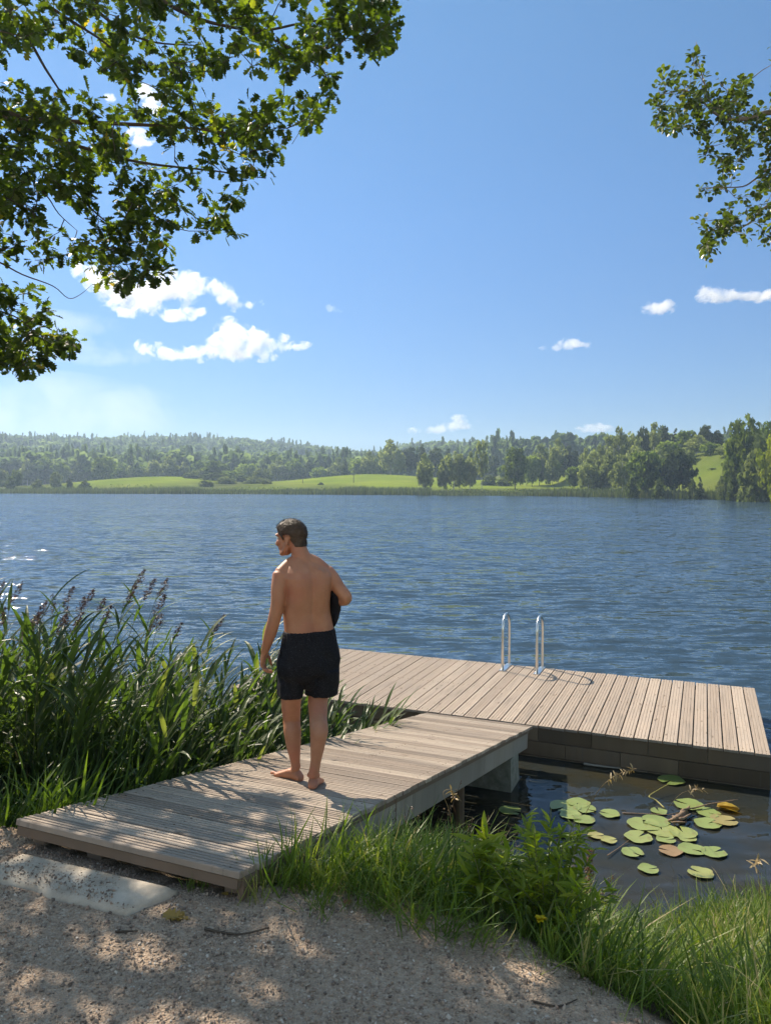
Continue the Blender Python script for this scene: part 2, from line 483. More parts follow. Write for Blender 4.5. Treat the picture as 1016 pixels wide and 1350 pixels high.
# ================================================================ wood
def wood_mat(name, cols, groove=0, gb=0.5, grey=(0.36, 0.32, 0.28), rough=0.8):
    t = NT(name)
    uv = t.uv()                                # u along the board, v across, metres
    s = t.n('ShaderNodeSeparateXYZ'); t.l(uv, s.inputs[0])
    grain = t.noise(t.mapping(uv, (2.2, 70, 1)), 1.0, 6, 0.65, 0.3)
    patch = t.noise(t.mapping(uv, (1.3, 5, 1)), 1.0, 4, 0.6)
    r = t.attr('rnd')
    f = t.math('ADD', t.math('MULTIPLY', grain, 0.55), t.math('MULTIPLY', r, 0.5), clamp=True)
    c = t.ramp(f, cols)
    c = t.mix(t.ramp(patch, [(0.4, 0.0), (0.75, 0.55)]), c, grey)
    h = t.math('MULTIPLY', grain, 0.5)
    if groove:
        w = t.math('SINE', t.math('MULTIPLY', s.outputs[1], 6.2832 / groove))
        w = t.math('MULTIPLY', t.math('ADD', w, 1.0), 0.5)
        w = t.math('POWER', w, 0.6)
        c = t.mix(t.ramp(w, [(0.0, 0.8), (0.55, 0.0)]), c, (0.12, 0.09, 0.07))
        h = t.math('ADD', h, w)
    kn = t.ramp(t.voro(t.mapping(uv, (2.6, 9, 1)), 1.0), [(0.05, 0.75), (0.13, 0.0)])
    c = t.mix(kn, c, (0.10, 0.07, 0.05))
    st_ = t.ramp(t.noise(t.mapping(uv, (0.9, 16, 1)), 1.0, 5, 0.7), [(0.52, 0.0), (0.72, 0.6)])
    c = t.mix(st_, c, (0.15, 0.125, 0.105))
    spots = t.ramp(t.noise(t.mapping(uv, (3, 3, 1)), 9, 3), [(0.60, 0.0), (0.70, 0.5)])
    c = t.mix(spots, c, (0.16, 0.13, 0.10))
    return t.done(t.principled(c, rough, t.bump(h, gb, 0.003), 0.25))
M_DECK = wood_mat('weathered_decking', [(0.1, (0.15, 0.115, 0.088)), (0.45, (0.35, 0.275, 0.215)), (0.8, (0.50, 0.41, 0.325))], grey=(0.29, 0.25, 0.215))
M_FLOATDECK = wood_mat('pale_decking', groove=0, gb=0.4, cols= [(0.1, (0.17, 0.13, 0.10)), (0.45, (0.35, 0.275, 0.215)), (0.8, (0.49, 0.40, 0.32))], grey=(0.31, 0.265, 0.225))
M_BEAM = wood_mat('grey_beam_wood', [(0.1, (0.16, 0.14, 0.115)), (0.5, (0.32, 0.28, 0.23)), (0.9, (0.44, 0.39, 0.33))], groove=0, grey=(0.28, 0.265, 0.23))
M_FASCIA = wood_mat('brown_edge_wood', [(0.1, (0.09, 0.062, 0.042)), (0.5, (0.17, 0.12, 0.085)), (0.9, (0.25, 0.18, 0.13))], groove=0, grey=(0.16, 0.125, 0.10))
M_DARKWOOD = wood_mat('wet_dark_wood', [(0.1, (0.07, 0.046, 0.027)), (0.5, (0.17, 0.115, 0.072)), (0.9, (0.27, 0.19, 0.125))], groove=0, grey=(0.12, 0.088, 0.05))
t = NT('concrete')
o = t.pos()
c = t.ramp(t.noise(o, 9, 6, 0.65), [(0.3, (0.28, 0.235, 0.185)), (0.5, (0.42, 0.36, 0.29)), (0.8, (0.53, 0.465, 0.385))])
c = t.mix(t.ramp(t.noise(o, 2.5, 4), [(0.5, 0.0), (0.75, 0.5)]), c, (0.34, 0.29, 0.23))
c = t.mix(t.ramp(t.voro(o, 160), [(0.05, 0.6), (0.22, 0.0)]), c, (0.16, 0.14, 0.12))
M_CONC = t.done(t.principled(c, 0.9, t.bump(t.noise(o, 60, 6, 0.7), 0.5, 0.006), 0.25))
t = NT('algae_concrete')
o = t.pos()
c = t.ramp(t.noise(o, 11, 6, 0.65), [(0.3, (0.16, 0.16, 0.12)), (0.7, (0.34, 0.33, 0.27))])
M_PIER = t.done(t.principled(c, 0.9, t.bump(t.noise(o, 40, 5), 0.5, 0.01), 0.25))

def plank(mb, org, along, across, up, L, wd, th, rnd, bev=0.004, sag=0.0, ng=0, gw=0.006, gd=0.004):
    """board whose top face centre line starts at org; uv in metres"""
    n = 7
    xs = np.linspace(0, L, n)
    pr = [[-wd / 2, -bev], [-wd / 2 + bev, 0]]
    for g_ in range(ng):
        m_ = -wd / 2 + wd * (g_ + 1) / (ng + 1)
        pr += [[m_ - gw / 2, 0], [m_ - gw / 4, -gd], [m_ + gw / 4, -gd], [m_ + gw / 2, 0]]
    prof = np.array(pr + [[wd / 2 - bev, 0], [wd / 2, -bev], [wd / 2, -th], [-wd / 2, -th]])
    V = []; uv = []
    for i, x in enumerate(xs):
        dz = sag * math.sin(math.pi * x / L)
        for (a, b) in prof:
            V.append(np.asarray(org) + along * x + across * a + up * (b + dz)); uv.append((x + rnd * 13.7, a + rnd * 5.1))
    k = len(prof); F = []
    for i in range(n - 1):
        for j in range(k):
            j2 = (j + 1) % k
            F.append((i * k + j, (i + 1) * k + j, (i + 1) * k + j2, i * k + j2))
    F.append(tuple(range(k))); F.append(tuple((n - 1) * k + j for j in range(k))[::-1])
    mb.add(V, F, rnd, uv)

# ---------------------------------------------------------------- walkway
walk = tag(empty('walkway', (G_A[0], G_A[1], ground_z(G_A[0], G_A[1]) * 1.0)),
           'long sloping plank walkway leading from the gravel down to the floating platform', 'walkway')
def wchild(o):
    o.parent = walk; o.matrix_parent_inverse = Matrix.Translation(-walk.location); return o
mb = MB(); pitch = 0.1465; nb = int(G_L / pitch)
for i in range(nb):
    c = G_A + GV * ((i + 0.5) * G_L / nb) - UD * G_W
    j = rng.normal(0, 0.0008); e0 = rng.normal(0, 0.004); e1 = rng.normal(0, 0.004)
    plank(mb, c + GN * j - UD * (0.012 + e0), UD, GV, GN, G_W + 0.03 + e0 + e1, G_L / nb - 0.021, 0.028, rng.uniform(), sag=rng.normal(0, 0.001), ng=3, gw=0.013, gd=0.009)
wchild(mb.build('deck', M_DECK))
mb = MB()
for i in range(nb):
    for off in (-0.06, -G_W / 2, -G_W + 0.06):
        for q in (-0.035, 0.035):
            c = G_A + GV * ((i + 0.5) * G_L / nb + q + rng.normal(0, .002)) + UD * (off + rng.normal(0, .003))
            mb.tube([c + GN * -0.003, c + GN * 0.0012], 0.005, 6)
wchild(mb.build('screw_heads', M_DARKWOOD))['kind'] = 'stuff'
for off, nm in ((-0.05, 'side_beam'), (-G_W + 0.05, 'side_beam'), (-G_W / 2, 'centre_beam')):
    mb = MB()
    s0_, s1_ = 0.34, G_L - 0.05
    c = G_A + UD * off + GN * (-0.031 - 0.11)
    seg = 3
    for q in range(seg):
        a = s0_ + (s1_ - s0_) * q / seg + 0.002; e = s0_ + (s1_ - s0_) * (q + 1) / seg - 0.002
        plank(mb, c + GV * a + GN * 0.11, GV, UD, GN, e - a, 0.06, 0.22, rng.uniform())
    wchild(mb.build(nm, M_BEAM))
    if nm == 'side_beam':           # a strip nailed under the board ends
        mb = MB(); plank(mb, c + GV * s0_ + GN * 0.1105 + UD * (0.034 if off > -0.5 else -0.034), GV, UD, GN, s1_ - s0_, 0.014, 0.045, rng.uniform())
        wchild(mb.build('edge_strip', M_FASCIA))
mb = MB()
c = G_A - UD * G_W + GN * (-0.030) + GV * 0.03
plank(mb, c - UD * 0.005, UD, GV, GN, G_W + 0.012, 0.028, 0.045, 0.3)
wchild(mb.build('end_board', M_FASCIA))
mb = MB()
c = G_A + GN * (-0.030) + GV * 0.05 + UD * 0.006
plank(mb, c, GV, UD, GN, 0.75, 0.026, 0.10, 0.6)
wchild(mb.build('side_board', M_FASCIA))
for off in (-0.06, -0.86, -1.22):
    mb = MB()
    c = G_A + UD * off + VD * 0.10 + np.array([0, 0, -0.03 - 0.085 - 0.09])
    mb.box(c, (0.045, 0.035, 0.16), np.array([UD, VD, [0, 0, 1]]), 0.4, 0.006)
    wchild(mb.build('support_block', M_FASCIA))
mb = MB()
sp = G_L * 0.885
c = G_A + GV * sp - UD * (G_W / 2) + GN * (-0.26)
zt = c[2]; zb = -0.9
w0, w1 = 0.17, 0.25
P = []
for (w, l, z) in ((w0, G_W / 2 - 0.02, zt + 0.02), (w1, G_W / 2 + 0.02, zb)):
    for sx_, sy_ in ((-1, -1), (1, -1), (1, 1), (-1, 1)):
        q = np.array([c[0], c[1], z]) + UD * sx_ * l + VD * sy_ * w; P.append(q)
mb.add(P, [(3, 2, 1, 0), (4, 5, 6, 7), (0, 1, 5, 4), (1, 2, 6, 5), (2, 3, 7, 6), (3, 0, 4, 7)])
o = wchild(mb.build('concrete_pier', M_PIER))
o['label'] = 'grey green concrete pier under the lower end'
mb = MB()
for off, sp in ((-0.30, 0.70), (-1.0, 0.70)):
    c = G_A + GV * (G_L * sp) + UD * off + GN * (-0.26)
    mb2 = MB(); mb2.tube([[c[0], c[1], c[2] + 0.03], [c[0], c[1], -1.0]], 0.055, 10, 0.4)
    wchild(mb2.build('post', M_DARKWOOD))

# ---------------------------------------------------------------- floating platform
plat = tag(empty('floating_platform', (P_NR[0], P_NR[1], 0.0)), 'square wooden swimming platform floating at the end of the walkway', 'platform')
plat['label'] = 'long wooden floating platform with boards laid crosswise and a pool ladder on it'
def pchild(o):
    o.parent = plat; o.matrix_parent_inverse = Matrix.Translation(-plat.location); return o
UPZ = np.array([0, 0, 1.0])
mb = MB(); nb = 44
for i in range(nb):
    c = P_NR - UD * ((i + 0.5) * P_LEN / nb)
    e = rng.normal(0, 0.004)
    plank(mb, c - VD * (0.01 + e) + UPZ * rng.normal(0, 0.002), VD, UD, UPZ, P_WID + 0.02 + e, P_LEN / nb - 0.013, 0.03, 0.25 + 0.5 * rng.uniform(), ng=3, gw=0.010, gd=0.004)
pchild(mb.build('deck', M_FLOATDECK))
mb = MB()
for i in range(nb):
    for off in (0.10, P_WID / 2, P_WID - 0.10):
        for q in (-0.04, 0.04):
            c = P_NR - UD * ((i + 0.5) * P_LEN / nb + q) + VD * (off + rng.normal(0, .004))
            mb.tube([c - UPZ * 0.003, c + UPZ * 0.003], 0.006, 6)
pchild(mb.build('screw_heads', M_DARKWOOD))['kind'] = 'stuff'
# edge courses: near, far, two ends; two courses of short boards each
def course(org, along, out, L, nm):
    mb = MB()
    for r_, (zt, hh) in enumerate(((-0.034, 0.165), (-0.204, 0.17), (-0.378, 0.2))):
        n = max(2, int(L / 0.62)); st = (r_ % 2) * 0.3
        edges = [0] + [min(L, max(0, (k + 1) * L / n - st)) for k in range(n - 1)] + [L]
        for a, b in zip(edges[:-1], edges[1:]):
            if b - a < 0.05: continue
            c = np.asarray(org) + along * (a + 0.003) + UPZ * (zt) + out * (-0.03 + rng.normal(0, 0.002))
            plank(mb, c, along, out, UPZ, b - a - 0.006, 0.045, hh - 0.006, rng.uniform(), bev=0.006)
    pchild(mb.build(nm, M_DARKWOOD))
course(P_NR - UD * P_LEN, UD, -VD, P_LEN, 'edge_boards')
course(P_NR - UD * P_LEN + VD * P_WID, UD, VD, P_LEN, 'edge_boards')
course(P_NR + VD * 0.06, VD, UD, P_WID - 0.12, 'edge_boards')
course(P_NR - UD * P_LEN + VD * 0.06, VD, -UD, P_WID - 0.12, 'edge_boards')
mb = MB()
c = P_NR - UD * P_LEN / 2 + VD * P_WID / 2
mb.box([c[0], c[1], -0.02], (P_LEN / 2 - 0.1, P_WID / 2 - 0.1, 0.33), np.array([UD, VD, UPZ]), 0.2)
pchild(mb.build('float', M_PIER))

# ---------------------------------------------------------------- pool ladder on the far edge
t = NT('brushed_steel')
M_STEEL = t.done(t.principled((0.70, 0.70, 0.68), 0.28, t.bump(t.noise(t.mapping(t.obj(), (40, 40, 3)), 8, 3), 0.05, 0.001), metal=1.0))
f1 = at_z(662, 884, ZP); f2 = at_z(707, 888.5, ZP)
sfar = float((P_NR + VD * P_WID)[:2] @ VD[:2])
lad = tag(empty('pool_ladder', ((f1[0] + f2[0]) / 2, (f1[1] + f2[1]) / 2, ZP)), 'steel pool ladder with two tall hoop handrails on the far edge of the platform', 'ladder')
def lchild(o):
    o.parent = lad; o.matrix_parent_inverse = Matrix.Translation(-lad.location); return o
rails = []
for f in (f1, f2):
    back = (sfar + 0.035) - float(f[:2] @ VD[:2])
    r_ = back / 2; hgt = 0.85
    path = [f + UPZ * 0.0, f + UPZ * (hgt - r_) * 0.5, f + UPZ * (hgt - r_)]
    for a in np.linspace(0, math.pi, 10)[1:-1]:
        path.append(f + VD * (r_ - r_ * math.cos(a)) + UPZ * (hgt - r_ + r_ * math.sin(a)))
    path += [f + VD * back + UPZ * (hgt - r_), f + VD * back, f + VD * back + UPZ * -0.6, f + VD * back + UPZ * -1.25]
    mb = MB(); mb.tube(path, 0.021, 12)
    hr = lchild(mb.build('handrail', M_STEEL, smooth=True))
    mb = MB()
    mb.box(f + VD * (back / 2 - 0.02) + UPZ * 0.006, (0.045, back / 2 + 0.03, 0.005), np.array([UD, VD, UPZ]), 0.5, 0.002)
    for q in (0.02, back - 0.09):
        mb.tube([f + VD * q + UD * 0.03 + UPZ * 0.01, f + VD * q + UD * 0.03 + UPZ * 0.018], 0.008, 8)
    lchild(mb.build('base_plate', M_STEEL))
    rails.append(f + VD * back)
for z in (0.05, -0.22, -0.49, -0.76):
    mb = MB(); m_ = (rails[0] + rails[1]) / 2
    dd = rails[1] - rails[0]; dd /= np.linalg.norm(dd)
    mb.box([m_[0], m_[1], z], (np.linalg.norm(rails[1] - rails[0]) / 2 - 0.02, 0.04, 0.015), np.array([dd, np.cross(UPZ, dd), UPZ]), 0.5, 0.004)
    lchild(mb.build('step', M_STEEL))

# ---------------------------------------------------------------- concrete slab in front of the walkway
zs = Z0 + 0.024
bl, br = at_z(30, 1121, zs), at_z(236, 1168, zs)
fr = at_z(168, 1199, zs); fl = bl + (fr - br)
bmh = bmesh.new()
nx_, ny_ = 26, 10
top = {}
for i in range(nx_ + 1):
    for j in range(ny_ + 1):
        a, b2 = i / nx_, j / ny_
        q = bl * (1 - a) * (1 - b2) + br * a * (1 - b2) + fr * a * b2 + fl * (1 - a) * b2
        ed = min(a, 1 - a, b2 * 0.6, (1 - b2) * 0.6)
        w = (vnoise(np.array([q[0]]), np.array([q[1]]), 9, 4)[0] - 0.5) * 0.7
        q = q + (q - (bl + fr) / 2) / np.linalg.norm(q - (bl + fr) / 2 + 1e-6) * w * 0.05 * (1 if ed < 1e-6 else 0)
        z = zs - 0.018 * (1 if ed < 1e-6 else 0) + 0.006 * w - 0.012 * b2
        top[i, j] = bmh.verts.new((q[0], q[1], z))
for i in range(nx_):
    for j in range(ny_):
        bmh.faces.new((top[i, j], top[i, j + 1], top[i + 1, j + 1], top[i + 1, j]))
g = bmesh.ops.extrude_face_region(bmh, geom=bmh.faces[:])
for v_ in g['geom']:
    if isinstance(v_, bmesh.types.BMVert): v_.co.z = Z0 - 0.12
bmesh.ops.recalc_face_normals(bmh, faces=bmh.faces[:])
me = bpy.data.meshes.new('concrete_slab'); bmh.to_mesh(me); bmh.free(); me.materials.append(M_CONC)
for f_ in me.polygons: f_.use_smooth = True
tag(link('concrete_slab', me), 'pale worn concrete slab set in the gravel before the walkway', 'slab')

# pebbles (kept off the slab except for a few loose ones)
_sl = np.array([bl[:2], br[:2], fr[:2], fl[:2]])
def off_slab(x, y):
    ins = in_poly(x, y, [tuple(q) for q in _sl])
    return ~ins | (rng.uniform(0, 1, len(x)) < 0.10)
mb = MB()
off_slab0 = off_slab
def off_slab(x, y):
    q_ = np.stack([x, y], 1) - G_A[:2]
    return off_slab0(x, y) & ~((q_ @ UD[:2] < 0) & (q_ @ UD[:2] > -G_W) & (q_ @ VD[:2] > 0.05))
scatter_pebbles(60000, (-2.6, 2.0), (2.2, 4.0), 0.0025, 0.0115, mb, off_slab)
scatter_pebbles(9000, (-6, 6), (-2, 4.0), 0.006, 0.016, mb, off_slab)
n = 1500                                          # loose stones on the slab
a = rng.uniform(0, 1, n); b2 = rng.beta(1.2, 1.4, n)
q = (bl[None] * ((1 - a) * (1 - b2))[:, None] + br[None] * (a * (1 - b2))[:, None] + fr[None] * (a * b2)[:, None] + fl[None] * ((1 - a) * b2)[:, None])
k = (vnoise(q[:, 0], q[:, 1], 5, 8) > 0.5) | ((b2 > 0.8) & (rng.uniform(0, 1, n) < .6))
q = q[k]; s = 0.002 + 0.007 * rng.uniform(0, 1, len(q)) ** 3
mats = rot_from(unit_rand(len(q)), rng.uniform(0, 6, len(q))) * (np.stack([s, s * .8, s * .6], 1))[:, None, :]
q[:, 2] = zs - 0.004
mb.instances(pebV, pebF, mats, q, rng.uniform(0, 0.7, len(q)))
tag(mb.build('gravel', M_PEB), kind='stuff')
# ================================================================ far shore: banks, fields, forest hill
_sp = [(-900, 651), (-300, 650.6), (0, 650.4), (250, 651), (500, 652.3), (680, 653.6), (760, 654.5), (860, 656.8), (940, 658.4), (1016, 660.5)]
_sh = np.array([at_z(a, b, 0.0)[:2] for a, b in _sp] + [(84, 112), (100, 92), (140, 80), (400, 75)])
FSX, FSY = _sh[:, 0], _sh[:, 1]
_o = np.argsort(FSX); FSX, FSY = FSX[_o], FSY[_o]
def shore_far(x): return np.interp(x, FSX, FSY) + 1.5 * (vnoise(x, x * 0, 0.09, 6) - 0.5)
RA = np.array([-1.5, -0.9, -0.51, -0.38, -0.26, -0.17, -0.10, -0.05, 0.15, 0.4, 0.9, 1.5])
RH = np.array([34, 36, 32.5, 33.5, 35.5, 33, 27, 21, 16, 16, 24, 24.0])
def far_z(x, y):
    x = np.asarray(x, float); y = np.asarray(y, float)
    d = y - shore_far(x)
    z = np.where(d < 0, np.maximum(d * 0.25, -2.0), 0.55 * sstep(0, 2.5, d) + 0.9 * sstep(3, 40, d))
    def g(cx, cy, sx_, sy_, a): return a * np.exp(-((x - cx) / sx_) ** 2 - ((y - cy) / sy_) ** 2)
    on = sstep(0, 25, d)
    z = z + on * (g(-88, 296, 32, 48, 4.1) + g(-8, 296, 36, 48, 4.6) + g(70, 290, 60, 50, 2.5))
    z = z + 9.5 * sstep(58, 88, x + 0.10 * (y - 140)) * sstep(4, 55, d)
    dist = np.hypot(x, y); a = x / np.maximum(y, 1)
    z = z + np.interp(a, RA, RH) * sstep(370, 860, dist)
    z = z + 0.35 * on * (vnoise(x, y, 0.08, 12) - 0.5) + 3 * sstep(380, 600, dist) * (vnoise(x, y, 0.012, 13) - 0.5)
    return z

t = NT('meadow')
p = t.pos()
c = t.ramp(t.noise(p, 0.05, 5, 0.6), [(0.3, (0.135, 0.195, 0.018)), (0.55, (0.195, 0.250, 0.024)), (0.75, (0.25, 0.275, 0.045))])
c = t.mix(t.ramp(t.noise(t.mapping(p, (0.2, 1, 1)), 0.25, 4, 0.7), [(0.45, 0.0), (0.7, 0.6)]), c, (0.15, 0.155, 0.055))
dull = t.ramp(t.noise(p, 0.12, 5, 0.6), [(0.35, (0.055, 0.075, 0.022)), (0.65, (0.115, 0.125, 0.045))])
mow = t.math('SINE', t.math('ADD', t.math('MULTIPLY', t.noise(p, 0.02, 2), 30.0), t.math('MULTIPLY', t.n('ShaderNodeSeparateXYZ').outputs[0], 0.0)))
c = t.mix(t.ramp(mow, [(0.45, 0.0), (0.6, 0.35)]), c, (0.12, 0.175, 0.028))
c = t.mix(t.attr('rnd'), c, dull)
M_MEADOW = t.done(t.principled(c, 0.9, t.bump(t.noise(p, 2.0, 5, 0.7), 0.6, 0.3), 0.0))
ys_ = np.unique(np.concatenate([np.arange(60, 420, 4.0), np.linspace(420, 1400, 60)]))
xs_ = np.unique(np.concatenate([np.arange(-260, 180, 4.0), np.linspace(-1400, -260, 50), np.linspace(180, 1200, 50)]))
V, F = grid_mesh(xs_, ys_, far_z)
d_ = V[:, 1] - shore_far(V[:, 0])
fx, fy = V[:, 0], V[:, 1]
def fld(cx, cy, sx_, sy_): return np.exp(-np.abs((fx - cx) / sx_) ** 4 - np.abs((fy - cy) / sy_) ** 4)
bright = np.clip(fld(-88, 282, 26, 46) + fld(-12, 285, 33, 52) + fld(26, 262, 34, 50) + 0.45 * fld(68, 190, 26, 45) + fld(0, 410, 600, 20) * 0, 0, 1) * sstep(5, 11, d_)
mb = MB(); mb.add(V, F, np.clip(1 - bright + 0.5 * (vnoise(fx, fy, .15, 14) - .5) * (bright > .02), 0, 1))
tag(mb.build('field', M_MEADOW, smooth=True), kind='structure')

# ---------------------------------------------------------------- foliage materials for far things
M_FOL = {
 'birch': leaf_mat('birch_leaves', [(0, (0.085, 0.105, 0.045)), (0.5, (0.145, 0.168, 0.075)), (1, (0.205, 0.225, 0.11))], 0.5, 0.9, 0.0, tint=(1.08, 1.12, 0.60), tgain=2.2, objvar=0.6),
 'round': leaf_mat('broadleaf_leaves', [(0, (0.055, 0.080, 0.024)), (0.5, (0.105, 0.145, 0.040)), (1, (0.165, 0.205, 0.062))], 0.55, 0.9, 0.0, tint=(1.08, 1.12, 0.60), tgain=2.2, objvar=0.8),
 'pine': leaf_mat('pine_needles', [(0, (0.032, 0.045, 0.020)), (0.5, (0.058, 0.078, 0.032)), (1, (0.095, 0.115, 0.045))], 0.25, 0.9, 0.0, tint=(1.08, 1.12, 0.60), tgain=2.2, objvar=0.5),
 'oak': leaf_mat('far_oak_leaves', [(0, (0.045, 0.068, 0.016)), (0.5, (0.085, 0.118, 0.028)), (1, (0.140, 0.170, 0.042))], 0.4, 0.9, 0.0, tint=(1.08, 1.12, 0.60), tgain=2.2, objvar=0.4),
 'bush': leaf_mat('bush_leaves', [(0, (0.048, 0.066, 0.022)), (0.5, (0.090, 0.115, 0.040)), (1, (0.145, 0.165, 0.070))], 0.35, 0.9, 0.0, tint=(1.08, 1.12, 0.60), tgain=2.2, objvar=0.7),
 'yellow': leaf_mat('yellow_green_leaves', [(0, (0.10, 0.125, 0.016)), (0.5, (0.19, 0.215, 0.022)), (1, (0.28, 0.28, 0.03))], 0.45, 0.9, 0.0),
 'forest': leaf_mat('forest_leaves', [(0, (0.028, 0.042, 0.022)), (0.5, (0.070, 0.096, 0.044)), (1, (0.145, 0.175, 0.085))], 0.5, 0.9, 0.0, tint=(1.0, 1.1, 0.65), tgain=2.2),
}
M_BARK = plain('bark', (0.12, 0.095, 0.07), 0.9, 0.2, var=0.4, scale=6)
t = NT('birch_bark')
o = t.obj()
c = t.ramp(t.noise(t.mapping(o, (3, 3, 30)), 1.5, 4, 0.7), [(0.35, (0.10, 0.09, 0.08)), (0.5, (0.55, 0.53, 0.48)), (0.8, (0.68, 0.66, 0.60))])
M_BIRCHBARK = t.done(t.principled(c, 0.8, spec=0.2))

def clump_quads(centers, radius, per, size, flat=0.0):
    """per leaf sprays around each centre: 5-sided ragged faces -> positions, matrices, rnd"""
    m = len(centers)
    off = unit_rand(m * per) * (rng.uniform(0.25, 1, m * per) ** 0.5)[:, None]
    rad = np.repeat(radius, per) if np.ndim(radius) else np.full(m * per, radius)
    P = np.repeat(centers, per, 0) + off * rad[:, None] * np.array([1, 1, 0.75])
    nrm = off + 0.7 * unit_rand(m * per) + np.array([0, 0, 0.25])
    s = size * rng.uniform(0.55, 1.35, m * per)
    mats = rot_from(nrm, rng.uniform(0, 6.28, m * per)) * s[:, None, None]
    cr = np.repeat(rng.uniform(0, 1, m), per)
    return P, mats, np.clip(cr * 0.65 + rng.uniform(0, 0.35, m * per), 0, 1)
# ragged leaf spray: a five-lobed flat outline, slightly cupped
SPV = np.array([[0, -0.55, 0], [0.22, -0.2, .05], [0.6, -0.15, -.05], [0.28, 0.12, .06], [0.36, 0.55, -.03], [0.02, 0.28, .08], [-0.4, 0.5, -.04], [-0.26, 0.08, .05], [-0.62, -0.1, -.05], [-0.2, -0.24, .04]])
SPF = [tuple(range(10))]

def crown_shape(kind, n):
    """clump centres and radii for a tree of unit height and unit half-width 0.5"""
    out = []
    while len(out) < n:
        x, y, z = rng.uniform(-0.5, 0.5), rng.uniform(-0.5, 0.5), rng.uniform(0, 1)
        r = math.hypot(x, y) * 2
        if kind == 'birch':
            lo, hi = 0.14, 1.0; q = (z - lo) / (hi - lo)
            w = 0 if q < 0 else (math.sin(math.pi * min(1, q * 0.92 + 0.08) ** 0.75)) ** 0.7
        elif kind == 'pine':
            lo = 0.18; q = (z - lo) / (1 - lo); w = 0 if q < 0 else (1 - q) ** 0.55 * min(1, q * 4 + 0.35)
        elif kind == 'spruce':
            lo = 0.05; q = (z - lo) / (1 - lo); w = 0 if q < 0 else (1 - q) ** 0.85
        elif kind == 'bush':
            w = math.sqrt(max(0, 1 - (z * 0.98) ** 2))
        elif kind == 'thin':
            lo = 0.3; q = (z - lo) / (1 - lo); w = 0 if q < 0 else (math.sin(math.pi * (q * 0.9 + 0.1))) ** 0.6 * (0.75 + 0.25 * math.sin(q * 17))
        else:
            lo = 0.10; q = (z - lo) / (1 - lo); w = 0 if q < 0 else (1 - abs(2 * q - 0.95) ** 2.4) if abs(2 * q - .95) < 1 else 0
        if w <= 0: continue
        a = math.atan2(y, x)
        w *= 0.80 + 0.28 * math.sin(a * 3 + z * 9 + n) * math.sin(z * 13 + a)
        if r < w and r > w * 0.25 or (r < w and rng.uniform() < 0.3): out.append((x, y, z))
    return np.array(out)

def make_tree_mesh(kind, foliage, nclump, per, size, crad):
    C_ = crown_shape(kind, nclump)
    P, M_, r_ = clump_quads(C_, crad, per, size)
    P[:, 2] = np.abs(P[:, 2])
    mb = MB(); mb.instances(SPV, SPF, M_, P, r_)
    return mb.mesh('crown', M_FOL[foliage])
def make_trunk_mesh(kind, limbs=5):
    mb = MB()
    top = {'bush': 0.4, 'spruce': 0.95, 'pine': 0.93, 'thin': 0.93, 'birch': 0.9}.get(kind, 0.7)
    w = 0.018 if kind != 'bush' else 0.01
    bend = rng.normal(0, 0.012, (5, 2))
    pts = [[bend[i, 0] * i / 2, bend[i, 1] * i / 2, -0.04 + (top + 0.04) * i / 4] for i in range(5)]
    mb.tube(pts, np.linspace(w, w * 0.3, 5), 6)
    for k in range(limbs):
        z = rng.uniform(0.25, 0.7) * top; a = rng.uniform(0, 6.28); L = rng.uniform(0.15, 0.3)
        q = np.array([0, 0, z]); e = q + np.array([math.cos(a) * L, math.sin(a) * L, L * 0.8])
        mb.tube([q, (q + e) / 2 + [0, 0, -0.02], e], [w * 0.45, w * 0.3, w * 0.12], 5)
    return mb.mesh('trunk', M_BIRCHBARK if kind in ('birch', 'thin') else M_BARK, smooth=True)

PROTO = {}
def proto(kind, var, foliage=None):
    k = (kind, var, foliage)
    if k not in PROTO:
        n, per, size, cr = {'birch': (120, 16, 0.075, 0.10), 'pine': (110, 16, 0.075, 0.09), 'spruce': (110, 15, 0.08, 0.08), 'bush': (80, 16, 0.11, 0.15),
                            'thin': (60, 14, 0.085, 0.10), 'round': (130, 16, 0.078, 0.11), 'oak': (150, 18, 0.072, 0.10)}[kind]
        fol = foliage or {'thin': 'birch', 'spruce': 'pine'}.get(kind, kind)
        PROTO[k] = (make_tree_mesh(kind, fol, n, per, size, cr), make_trunk_mesh(kind))
    return PROTO[k]

